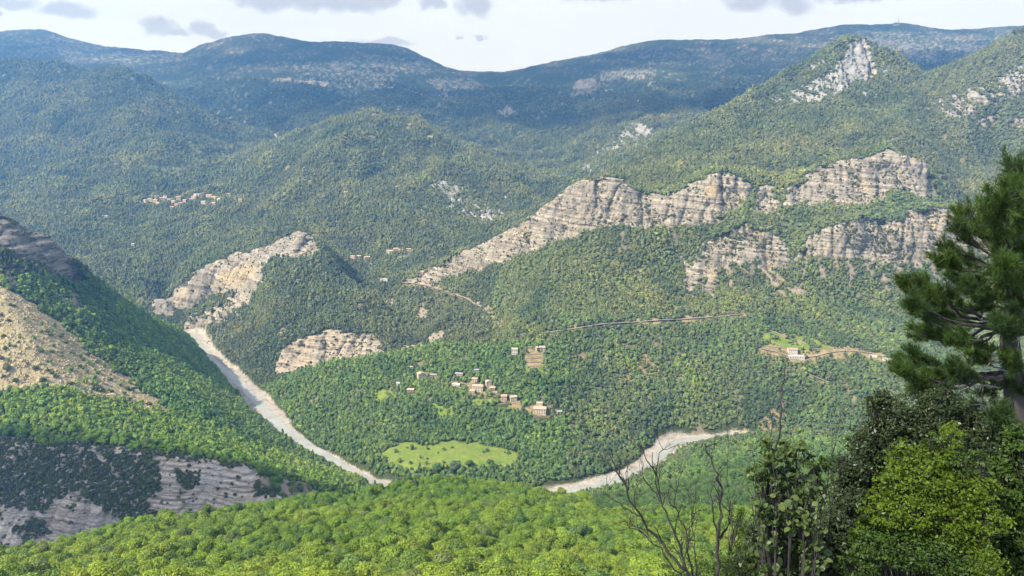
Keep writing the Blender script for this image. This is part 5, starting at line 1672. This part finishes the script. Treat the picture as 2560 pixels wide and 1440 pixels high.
def pine():
    r = np.random.default_rng(51)
    Y0 = 12.5
    root = bpy.data.objects.new('pine_tree', None)
    base = at(2545, 1600, Y0); base[2] = float(zat(base[0], Y0)) - 0.3
    root.location = base
    COL.objects.link(root)
    tag(root, 'tall dark pine with long needles leaning in at the right edge', 'tree')
    tp = [base, at(2548, 1280, Y0), at(2544, 1100, Y0), at(2536, 960, Y0), at(2524, 850, Y0), at(2540, 720, Y0), at(2562, 560, Y0), at(2580, 420, Y0 + .1), at(2595, 300, Y0 + .1)]
    tr = [.24, .19, .175, .165, .145, .12, .095, .06, .03]
    mb = MB().add(*tube([p - base for p in tp], tr, 12))
    mb.build('trunk', PBARK, root, smooth=True)
    CL = [(2545, 430, 55, 60, 4), (2515, 500, 50, 50, 4), (2550, 540, 45, 55, 4), (2478, 575, 50, 38, 5), (2535, 610, 45, 40, 5),
          (2420, 540, 42, 40, 5), (2400, 575, 30, 28, 5), (2450, 590, 40, 30, 5), (2355, 655, 46, 26, 5), (2410, 655, 50, 28, 5), (2505, 660, 45, 28, 5),
          (2300, 722, 40, 34, 4), (2285, 765, 30, 34, 4), (2335, 775, 52, 36, 4), (2390, 800, 46, 30, 4), (2440, 712, 60, 36, 5), (2485, 745, 48, 36, 5), (2450, 770, 45, 30, 5), (2400, 705, 40, 26, 5),
          (2310, 835, 52, 24, 4), (2375, 845, 46, 24, 4), (2290, 895, 40, 34, 3), (2262, 935, 24, 28, 3), (2345, 945, 56, 34, 3), (2400, 925, 46, 32, 3), (2455, 890, 40, 26, 3), (2310, 972, 46, 26, 3), (2470, 975, 46, 34, 3),
          (2355, 1015, 60, 26, 2), (2430, 1030, 56, 28, 2), (2500, 1035, 46, 30, 2), (2525, 900, 40, 36, 3), (2550, 690, 30, 40, 5), (2552, 800, 26, 40, 4), (2520, 700, 46, 34, 5), (2540, 760, 40, 34, 4), (2505, 815, 40, 28, 4), (2548, 640, 36, 36, 5), (2500, 600, 46, 36, 5), (2545, 960, 30, 30, 3), (2560, 480, 40, 50, 5), (2470, 520, 36, 30, 5), (2375, 620, 36, 22, 5), (2265, 700, 26, 22, 4), (2350, 735, 46, 24, 4), (2430, 860, 46, 22, 4), (2250, 905, 26, 22, 3),
          (2625, 300, 46, 56, 7), (2620, 235, 36, 46, 8), (2660, 380, 50, 45, 6), (2630, 350, 40, 40, 7), (2680, 470, 55, 45, 6), (2710, 560, 60, 40, 5), (2650, 600, 50, 36, 5), (2730, 660, 60, 36, 5), (2670, 720, 50, 34, 4), (2750, 790, 60, 34, 4),
          (2680, 850, 50, 30, 4), (2730, 930, 60, 34, 3), (2650, 960, 50, 30, 3), (2710, 1030, 60, 30, 2), (2630, 520, 40, 40, 6), (2640, 780, 40, 30, 4)]
    tufts = []
    for k, (px, py, rx, ry, node) in enumerate(CL):
        yy = Y0 + r.uniform(-1.3, 0.9) - (0.9 if px > 2495 else 0)
        c = at(px, py, yy)
        j = min(node, len(tp) - 1)
        # the branch leaves the trunk lower or higher and sweeps out to its spray
        a = tp[node] * .7 + tp[min(node + 1, len(tp) - 1)] * .3
        bm_ = MB()
        Lb = np.linalg.norm(c - a)
        pts = curve_pts(a - base, c - base, -0.06, 8, 0.018, r)
        bm_.add(*tube(pts, list(np.linspace(.022 + .010 * Lb, .008, 8)), 6))
        V_, F_, S_ = [], [], []
        k_m = yy / F
        ext = np.array([rx * k_m, max(rx, ry) * k_m * .8, ry * k_m])
        out = (c - a); out /= np.linalg.norm(out) + 1e-9
        nsub = 12 + int(rx * ry / 300)
        for t in range(nsub):
            # twigs fan out from the branch, needles in tufts along their outer half
            d = r.normal(size=3) + out * .5 + np.array([0, 0, .35]); d /= np.linalg.norm(d)
            q = c + d * ext * r.uniform(.55, 1.15)
            s0 = np.array(pts[int(r.integers(4, 8))]) + base
            tw = curve_pts(s0 - base, q - base, -.06, 6, .02, r)
            bm_.add(*tube(tw, [.010, .008, .007, .006, .005, .004], 4))
            ln_t = np.linalg.norm(q - s0)
            for m in range(int(max(4, ln_t / .07))):
                f = 1 - r.random() ** 1.4 * .65
                ii = min(4, int(f * 5)); ff = f * 5 - ii
                o0 = tw[ii] * (1 - ff) + tw[ii + 1] * ff + base + r.normal(0, .03, 3)
                ax = (tw[ii + 1] - tw[ii]); ax = ax / (np.linalg.norm(ax) + 1e-9) + np.array([0, 0, .55]) + r.normal(0, .3, 3); ax /= np.linalg.norm(ax)
                n = 30
                dv = r.normal(size=(n, 3)); dv /= np.linalg.norm(dv, axis=1, keepdims=True)
                dv = dv * .62 + ax[None] * r.uniform(.4, 1.1, (n, 1)); dv /= np.linalg.norm(dv, axis=1, keepdims=True)
                ln = r.uniform(.09, .16, (n, 1))
                o = o0[None] + ax[None] * r.uniform(-.05, .05, (n, 1))
                sd_ = np.cross(dv, r.normal(size=(n, 3))); sd_ /= np.linalg.norm(sd_, axis=1, keepdims=True)
                w = .0036
                V_.append(np.stack([o - sd_ * w, o + sd_ * w, o + dv * ln + sd_ * .001], 1).reshape(-1, 3) - base)
                S_.append(r.uniform(.65, 1.3, n) * r.uniform(.8, 1.2))
        br = bm_.build('branch', PBARK, root, smooth=True)
        V_ = np.concatenate(V_)
        nd = mesh_obj('needles', V_, np.arange(len(V_)).reshape(-1, 3), NEEDLE if k % 3 else NEEDLE2, br)
        set_shade(nd, np.concatenate(S_))
    # dead bare twigs on the trunk
    for (a, b) in (((2530, 850), (2440, 790)), ((2530, 870), (2400, 905)), ((2532, 900), (2380, 880)), ((2535, 930), (2470, 900)), ((2540, 1010), (2410, 1000)), ((2540, 1060), (2440, 1020)), ((2536, 960), (2300, 935)), ((2528, 845), (2560, 790)), ((2535, 920), (2545, 830))):
        p0, p1 = at(*a, Y0), at(*b, Y0 - r.uniform(0, .8))
        m = MB(); pts = curve_pts(p0 - base, p1 - base, r.uniform(-.08, .05), 7, .02, r)
        m.add(*tube(pts, list(np.linspace(.02, .004, 7)), 5))
        for q in range(5):
            i = r.integers(2, 6)
            e = pts[i] + r.normal(0, .16, 3) + (p1 - p0) * .12
            m.add(*tube(curve_pts(pts[i], e, r.uniform(-.15, .15), 4, .03, r), [.008, .006, .004, .002], 4))
        m.build('dead_twig', GREYB, root)


def leaf_cloud(name, label, cat, clumps, n_per, size, material, seed, aspect=.55, stems=None, shell=.35, up=.5, twig=True):
    r = np.random.default_rng(seed)
    root = bpy.data.objects.new(name, None)
    p0 = stems if stems is not None else clumps[0]
    b = at(p0[0], p0[1], p0[2]); b[2] = float(zat(b[0], b[1])) - .2
    root.location = b
    COL.objects.link(root)
    tag(root, label, cat)
    smb = MB()
    hub = b + np.array([0, 0, .8])
    smb.add(*tube([b - b, hub - b], [.10, .08], 7))
    for (px, py, rx, ry, y) in clumps:
        c = at(px, py, y); k = y / F
        e = np.array([rx * k, max(rx, ry) * k * .85, ry * k])
        pts = curve_pts(hub - b, c - b, r.uniform(-.03, .08), 7, .02, r)
        smb.add(*tube(pts, list(np.linspace(.045, .012, 7)), 5))
        P_, N_, T_ = [], [], []
        nb = max(6, int(n_per * .62 * rx * ry / 2500 / 26))
        for q in range(nb):
            d = r.normal(size=3); d /= np.linalg.norm(d)
            tip = c + d * e * (shell + (1 - shell) * r.random() ** .6)
            s0 = np.array(pts[r.integers(4, 7)]) + b
            if twig:
                smb.add(*tube(curve_pts(s0 - b, tip - b, r.uniform(-.05, .1), 4, .02, r), [.010, .008, .005, .003], 3))
            m = 26
            g_ = tip + r.normal(0, 1, (m, 3)) * e * np.array([.20, .20, .11])
            P_.append(g_); N_.append(r.normal(size=(m, 3)) * .75 + d * .5 + np.array([-.15, -.1, up])); T_.append(np.full(m, r.uniform(.75, 1.2)) * r.uniform(.75, 1.25, m))
        P_ = np.concatenate(P_); N_ = np.concatenate(N_); T_ = np.concatenate(T_)
        V, Fq = quads_at(P_ - b, N_, size * r.uniform(.6, 1.3, len(P_)), r, aspect, .08)
        o = mesh_obj('foliage', V, Fq, material if not isinstance(material, tuple) else material[int(r.integers(0, len(material)))], root); set_shade(o, T_)
    smb.build('stems', TWIG, root, smooth=True)
    return root


def bare_shrub(name, label, limbs, seed, y, base, rad=.035, material=None, twigs=9, cat='shrub', tl=.35):
    """leafless stems: limbs are photo polylines that start low on the shrub; twigs fork off on their own"""
    r = np.random.default_rng(seed)
    root = bpy.data.objects.new(name, None)
    b = at(*base, y); b[2] = float(zat(b[0], y)) - .2
    root.location = b; COL.objects.link(root)
    tag(root, label, cat)

    def grow(mb, p, d, L_, rd, depth):
        n = 5
        pts = [p]
        for i in range(n):
            d = d + r.normal(0, .16, 3) + np.array([0, 0, .06]); d /= np.linalg.norm(d)
            pts.append(pts[-1] + d * L_ / n)
        mb.add(*tube([q - b for q in pts], list(np.linspace(rd, rd * .35, n + 1)), 4 if depth else 5))
        if depth > 0:
            for k in range(3):
                i = r.integers(2, n + 1)
                dd = d + r.normal(0, .55, 3); dd /= np.linalg.norm(dd)
                grow(mb, pts[i], dd, L_ * r.uniform(.45, .7), rd * .5, depth - 1)
    for (pl, w, nt) in limbs:
        mb = MB()
        pts = [at(px, py, y + r.uniform(-.12, .12)) for px, py in pl]
        if pl[0][1] > 1400:
            pts = [b * .6 + pts[0] * .4] + pts
        fine = []
        for a_, c_ in zip(pts[:-1], pts[1:]):
            for i in range(4):
                fine.append(a_ + (c_ - a_) * i / 4 + r.normal(0, .012, 3))
        fine.append(pts[-1])
        mb.add(*tube([q - b for q in fine], list(np.linspace(w, w * .22, len(fine))), 6))
        for k in range(nt):
            i = r.integers(len(fine) // 4, len(fine) - 1)
            d = fine[i + 1] - fine[i]; d /= np.linalg.norm(d)
            d = d + r.normal(0, .55, 3) * np.array([1, .7, .8]) + np.array([0, 0, .3]); d /= np.linalg.norm(d)
            grow(mb, fine[i], d, tl * r.uniform(.6, 1.4), w * .38, 2)
        mb.build('branch', material or TWIG, root, smooth=True)
    return root


def sapling():
    r = np.random.default_rng(77)
    y = 8.0
    root = bpy.data.objects.new('sapling', None)
    b = at(1960, 1700, y); b[2] = float(zat(b[0], y)) - .2
    root.location = b; COL.objects.link(root)
    tag(root, 'leafy sapling with large rounded leaves in the right foreground', 'sapling')
    tips = [(1925, 1100, 1), (1965, 1110, 1), (2000, 1100, 1), (2035, 1130, 1), (2070, 1165, 1), (2085, 1195, .8), (1880, 1125, 1), (1895, 1180, 1), (1940, 1170, 1), (1990, 1180, 1), (2030, 1200, 1.2), (2065, 1230, 1.2), (1910, 1240, 1), (1960, 1260, 1.2), (2010, 1280, 1.2), (1900, 1310, 1), (1940, 1350, 1.2), (2000, 1350, 1), (2050, 1370, 1.2), (1890, 1400, 1), (1950, 1410, 1.2), (2010, 1420, 1), (2060, 1400, 1), (1870, 1220, .8), (2040, 1330, 1)]
    # leaf shapes: oval, slightly cupped, with a fold along the rib
    shapes = []
    for v in range(3):
        ns_ = 7
        V, Fc = [], []
        for i in range(ns_):
            t = i / (ns_ - 1)
            w = math.sin(math.pi * min(1, t * .94 + .04)) ** .75 * (.34 + .04 * v)
            z_ = .10 * math.sin(t * 2.6) - .06 * v * t * t
            V += [(-w, t, z_ + .07), (0, t, z_), (w, t, z_ + .07)]
        for i in range(ns_ - 1):
            for k in range(2):
                a = i * 3 + k
                Fc.append((a, a + 1, a + 4, a + 3))
        for q, m in enumerate(LEAF_S):
            o = mesh_obj('leaf', [tuple(p) for p in V], Fc, m, smooth=True, link=False)
            set_shade(o, np.ones(len(Fc)))
            shapes.append(o.data)
    count = 0
    for k, (px, py, sc) in enumerate(tips):
        tip = at(px, py, y + r.uniform(-.35, .35))
        hubs = [(1908, 1400), (1938, 1370), (1975, 1350), (2012, 1380), (2035, 1410)]
        hb = min(hubs, key=lambda h: abs(h[0] - px)); st = at(hb[0] + (px - hb[0]) * .1, max(hb[1], py + 40), y)
        m = MB()
        low = b + (st - b) * .25
        pts = curve_pts(low, st, .02, 5, .004, r)[:-1] + curve_pts(st, tip, .03, 7, .02, r)
        m.add(*tube([p - b for p in pts], list(np.linspace(.013, .003, len(pts))), 5))
        m.build('stem', TWIG, root, smooth=True)
        for q in range(12):
            i = len(pts) - 1 - int(r.integers(0, 6))
            p = pts[i] + r.normal(0, .018, 3)
            d = np.array([r.normal(0, .8), r.normal(-.2, .7), r.normal(.35, .5)]); d /= np.linalg.norm(d)
            nrm = np.array([r.normal(-.2, .5), r.normal(-.4, .5), 1.0]); x_ = np.cross(d, nrm); x_ /= np.linalg.norm(x_); z_ = np.cross(x_, d)
            s_ = .076 * sc * r.uniform(.6, 1.25)
            o = bpy.data.objects.new('leaf', shapes[(count * 7 + int(r.integers(0, 3))) % len(shapes)])
            o.parent = root
            M = Matrix(((x_[0] * s_, d[0] * s_, z_[0] * s_, p[0] - b[0]), (x_[1] * s_, d[1] * s_, z_[1] * s_, p[1] - b[1]), (x_[2] * s_, d[2] * s_, z_[2] * s_, p[2] - b[2]), (0, 0, 0, 1)))
            o.matrix_local = M
            COL.objects.link(o)
            count += 1


pine()
leaf_cloud('evergreen_shrub', 'tall dark evergreen shrub with small leaves below the pine', 'shrub',
           [(2230, 1040, 70, 50, 11.2), (2310, 1075, 80, 55, 11.2), (2180, 1110, 60, 50, 11.0), (2260, 1140, 90, 60, 11.0), (2390, 1110, 80, 50, 11.2), (2160, 1190, 60, 45, 11.0), (2240, 1220, 70, 55, 10.8), (2190, 1290, 60, 55, 10.6), (2470, 1150, 70, 60, 11.2), (2340, 1000, 60, 35, 11.4), (2200, 1000, 30, 30, 11.2), (2125, 1175, 48, 44, 10.6), (2115, 1240, 50, 44, 10.4), (2105, 1310, 50, 44, 10.2), (2150, 1350, 50, 44, 10.2), (2430, 1060, 60, 40, 11.4), (2500, 1090, 50, 40, 11.4)],
           3900, .050, LEAF_D, 61, stems=(2270, 1600, 11.0), shell=.5)
leaf_cloud('evergreen_bush', 'low dark bush filling the gap under the sapling', 'bush',
           [(2090, 1330, 70, 55, 9.6), (2060, 1400, 80, 60, 9.4), (2140, 1400, 70, 60, 9.4), (1990, 1400, 60, 50, 9.4), (1910, 1340, 45, 50, 9.2), (1890, 1420, 60, 45, 9.2), (2120, 1270, 40, 40, 9.8), (1985, 1300, 45, 60, 9.2), (1925, 1250, 40, 45, 9.2)],
           2600, .06, LEAF_D, 62, stems=(2050, 1700, 9.4), aspect=.35)
leaf_cloud('bright_bush', 'yellow green leafy bush in the bottom right corner', 'bush',
           [(2270, 1150, 50, 30, 8.8), (2330, 1140, 50, 30, 8.8), (2390, 1160, 55, 40, 8.8), (2240, 1200, 50, 35, 8.6), (2310, 1200, 70, 45, 8.6), (2380, 1230, 70, 50, 8.6), (2440, 1220, 55, 45, 8.6), (2210, 1280, 60, 40, 8.4), (2290, 1280, 70, 50, 8.4), (2370, 1310, 75, 55, 8.4), (2450, 1300, 65, 50, 8.4), (2180, 1360, 60, 40, 8.2), (2250, 1370, 75, 50, 8.2), (2340, 1390, 80, 55, 8.2), (2430, 1400, 75, 55, 8.2), (2150, 1420, 50, 35, 8.1), (2380, 1090, 22, 40, 8.9), (2145, 1330, 22, 26, 8.3), (2195, 1235, 24, 22, 8.5), (2325, 1098, 20, 26, 8.8), (2445, 1150, 24, 26, 8.7), (2485, 1215, 22, 24, 8.6), (2120, 1390, 24, 22, 8.1), (2255, 1115, 22, 24, 8.8), (2160, 1285, 20, 18, 8.4)],
           2500, .040, (LEAF_B, LEAF_B, LEAF_M), 63, stems=(2310, 1800, 8.5), shell=.55)
leaf_cloud('leafy_shrub', 'mid green shrub along the right edge beside the yellow green bush', 'shrub',
           [(2550, 1110, 40, 50, 9.2), (2530, 1180, 50, 50, 9.2), (2555, 1260, 50, 60, 9.0), (2520, 1340, 45, 55, 9.0), (2560, 1390, 50, 60, 8.8), (2500, 1420, 40, 40, 8.8), (2490, 1250, 30, 40, 9.0)],
           2600, .065, LEAF_M, 64, stems=(2550, 1800, 9.0))
leaf_cloud('low_scrub', 'olive scrub at the bottom edge around the bare stems', 'shrub',
           [(1810, 1420, 60, 40, 12.0), (1740, 1440, 60, 30, 12.0), (1860, 1380, 40, 50, 12.0), (1690, 1450, 40, 24, 12.0), (1850, 1300, 30, 40, 12.2)],
           1800, .05, LEAF_M, 65, stems=(1790, 1700, 12.0), aspect=.35)
sapling()
leaf_cloud('leafy_shoots', 'leafy shoots crowding the stems of the sapling with large leaves', 'shrub',
           [(1935, 1130, 40, 35, 8.3), (1990, 1130, 40, 35, 8.3), (2045, 1160, 38, 35, 8.3), (1900, 1180, 36, 36, 8.3), (1960, 1200, 46, 40, 8.3), (2030, 1220, 46, 40, 8.3), (1930, 1270, 46, 40, 8.3), (2000, 1290, 50, 40, 8.3), (1950, 1350, 50, 40, 8.3), (2020, 1370, 50, 40, 8.3), (1900, 1400, 46, 36, 8.3), (1970, 1420, 50, 30, 8.3)],
           860, .070, (LEAF_S[1], LEAF_S[1], LEAF_S[0]), 66, stems=(1965, 1700, 8.3), aspect=.62)
bare_shrub('bare_shrub', 'leafless dark shrub with many fanning branches, left one of two', [
    ([(1740, 1460), (1690, 1400), (1620, 1320), (1580, 1250), (1545, 1190), (1522, 1130)], .026, 7), ([(1720, 1450), (1700, 1360), (1665, 1280), (1640, 1210), (1632, 1130)], .022, 8), ([(1700, 1440), (1650, 1370), (1600, 1330), (1560, 1310)], .014, 7),
    ([(1730, 1440), (1715, 1330), (1690, 1260), (1690, 1200)], .016, 8), ([(1735, 1440), (1740, 1370), (1725, 1300), (1740, 1240)], .012, 8), ([(1600, 1290), (1560, 1270), (1510, 1230), (1495, 1215)], .009, 4), ([(1650, 1250), (1610, 1200), (1600, 1150)], .010, 5)], 81, 8.6, (1740, 1700), tl=.34)
bare_shrub('bare_shrub', 'leafless grey stems with forked tops beside the leafy sapling', [
    ([(1792, 1460), (1795, 1360), (1800, 1290), (1803, 1220), (1795, 1190), (1770, 1130), (1762, 1110)], .024, 6), ([(1798, 1350), (1825, 1310), (1822, 1270)], .020, 3), ([(1796, 1340), (1778, 1270), (1775, 1200)], .012, 4), ([(1802, 1250), (1780, 1210)], .010, 2), ([(1822, 1290), (1838, 1250), (1845, 1225)], .008, 3)], 82, 8.2, (1792, 1700), tl=.16)
bare_shrub('bare_sapling', 'tall thin leafless stem rising above the leafy sapling', [
    ([(1940, 1440), (1938, 1240), (1944, 1120), (1952, 1020), (1958, 950), (1960, 918)], .020, 1), ([(1960, 958), (1972, 935), (1979, 920)], .008, 0), ([(1959, 930), (1964, 912), (1968, 897)], .006, 0)], 83, 8.4, (1940, 1700), tl=.12, cat='sapling')
bare_shrub('bare_sapling', 'short thin leafless stem left of the tallest bare stem', [([(1928, 1250), (1925, 1120), (1928, 1050), (1918, 985)], .008, 3)], 84, 8.7, (1930, 1700), tl=.14, cat='sapling')
bare_shrub('bare_sapling', 'crooked leafless twig right of the leafy sapling', [([(2060, 1440), (2085, 1230), (2092, 1180), (2085, 1130)], .010, 5), ([(2092, 1230), (2050, 1215), (2040, 1195)], .006, 3)], 85, 9.0, (2060, 1700), tl=.2, cat='sapling')
bare_shrub('bare_sapling', 'leafless branching twig against the slope above the dark bush', [([(2070, 1180), (2085, 1110), (2098, 1060), (2112, 1015)], .008, 6)], 86, 9.4, (2070, 1700), tl=.2, cat='sapling')
bare_shrub('bare_sapling', 'thin leafless stem between the bare shrub and the sapling', [([(1850, 1440), (1818, 1200), (1822, 1120), (1820, 1080)], .007, 4)], 87, 9.6, (1850, 1700), tl=.18, cat='sapling')


def snag():
    x, y, z = hit(1040, 1222)
    r = np.random.default_rng(91)
    root = bpy.data.objects.new('dead_tree', None); root.location = (x, y - 4, z); COL.objects.link(root)
    mb = MB().add(*tube([(0, 0, -1), (.1, 0, 4), (0, .1, 8.5)], [.22, .16, .05], 6)); mb.build('trunk', GREYB, root)
    for k in range(16):
        h = r.uniform(3.5, 8); a = r.uniform(0, 6.28); L_ = r.uniform(1.2, 2.6)
        m = MB().add(*tube([(0, 0, h), (math.cos(a) * L_ * .5, math.sin(a) * L_ * .5, h + .7), (math.cos(a) * L_, math.sin(a) * L_, h + 1.1)], [.07, .05, .02], 4)); m.build('branch', GREYB, root)
    tag(root, 'grey dead tree sticking up from the crest of the bright wooded spur', 'tree')
    EXCL.append((x, y - 4, 3)); EXCL.append((x, y - 7, 3))


snag()

plant_forest()


# ------------------------------------------------------------------ clouds that shade the valley
def cloud(name, blobs, label, thin):
    m, g = mat(name + '_vapour')
    tc = g.n('ShaderNodeTexCoord').outputs['Object']
    n = g.noise(tc, 0.01, 5.0)
    d = g.n('ShaderNodeBsdfDiffuse', {0: (.85, .86, .88, 1)})
    t = g.n('ShaderNodeBsdfTranslucent', {0: (.85, .86, .88, 1)})
    mx = g.n('ShaderNodeMixShader', {0: .35, 1: d.outputs[0], 2: t.outputs[0]})
    tp_ = g.n('ShaderNodeBsdfTransparent')
    wisp = g.ramp(n, [(0.35, max(0.0, thin - 0.12)), (0.65, min(1.0, thin + 0.12))])
    mx = g.n('ShaderNodeMixShader', {0: wisp, 1: mx.outputs[0], 2: tp_.outputs[0]})
    o = g.n('ShaderNodeOutputMaterial'); g.link(mx.outputs[0], o.inputs[0])
    VV, FF = [], []
    off = 0
    for (cx, cy, cz, rx, ry, rz) in blobs:
        a, b = 40, 20
        th = np.linspace(0.02, math.pi - .02, b)[None, :]; ph = np.linspace(0, 2 * math.pi, a, endpoint=False)[:, None]
        X = np.sin(th) * np.cos(ph); Y = np.sin(th) * np.sin(ph); Zc = np.cos(th) * np.ones_like(ph)
        nn = 1 + .28 * fbm(X * 2.3 + cx, Y * 2.3 + Zc * 2 + cy, 4, 171)
        V = np.stack([cx + X * nn * rx, cy + Y * nn * ry, cz + np.where(Zc > 0, Zc, Zc * .3) * nn * rz], -1).reshape(-1, 3)
        i = np.arange(a)[:, None]; j = np.arange(b - 1)[None, :]
        i2 = (i + 1) % a
        Fq = np.stack([i * b + j, i * b + j + 1, i2 * b + j + 1, i2 * b + j], -1).reshape(-1, 4) + off
        VV.append(V); FF.append(Fq); off += len(V)
    ob = mesh_obj(name, np.concatenate(VV), np.concatenate(FF), m, smooth=True)
    tag(ob, label, 'cloud', kind='stuff')


H_ = 1 / math.tan(SUN_EL)


def over(x, y, z, zc):
    k = (zc - z) * H_
    return x + math.sin(SUN_AZ) * k, y + math.cos(SUN_AZ) * k


bl = []
for x, y, rx, ry in ((-640, 650, 170, 62), (-470, 648, 150, 56), (-340, 645, 120, 50), (-245, 655, 75, 34)):
    cx, cy = over(x, y, -320, 1150)
    bl.append((cx, cy, 1150, rx, ry, 60))
cloud('low_cloud', bl, 'small cloud overhead that shades the gully at lower left', 0.46)
bl = []
for k in range(150):
    x = rng.uniform(-5400, 4600); y = rng.uniform(3250, 7600)
    if y < 3900 and x < -500: continue
    if y < 3700 and x > 900: continue
    cx, cy = over(x, y, 300, 2000)
    if cy < 1500 or 2000 / cy < 0.30: continue
    bl.append((cx, cy, 2000 + rng.uniform(-60, 60), rng.uniform(280, 800), rng.uniform(200, 480), rng.uniform(100, 180)))
cloud('cloud_bank', bl, 'broken bank of clouds that shades the far mountains', 0.74)


# ------------------------------------------------------------------ haze
def haze():
    m, g = mat('haze_air')
    v = g.n('ShaderNodeVolumePrincipled', {'Color': (0.155, 0.44, 1.0, 1.0), 'Absorption Color': (1.0, 1.0, 1.0, 1.0), 'Density': 1.12e-4, 'Anisotropy': 0.25, 'Density Attribute': '', 'Color Attribute': '', 'Temperature Attribute': ''})
    o = g.n('ShaderNodeOutputMaterial'); g.link(v.outputs[0], o.inputs['Volume'])
    mb = MB().box(-9000, 9000, -300, 9400, -425, 1000)
    ob = mb.build('haze', m)
    tag(ob, 'thin blue haze filling the valley and veiling the far mountains', 'haze', kind='stuff')


haze()
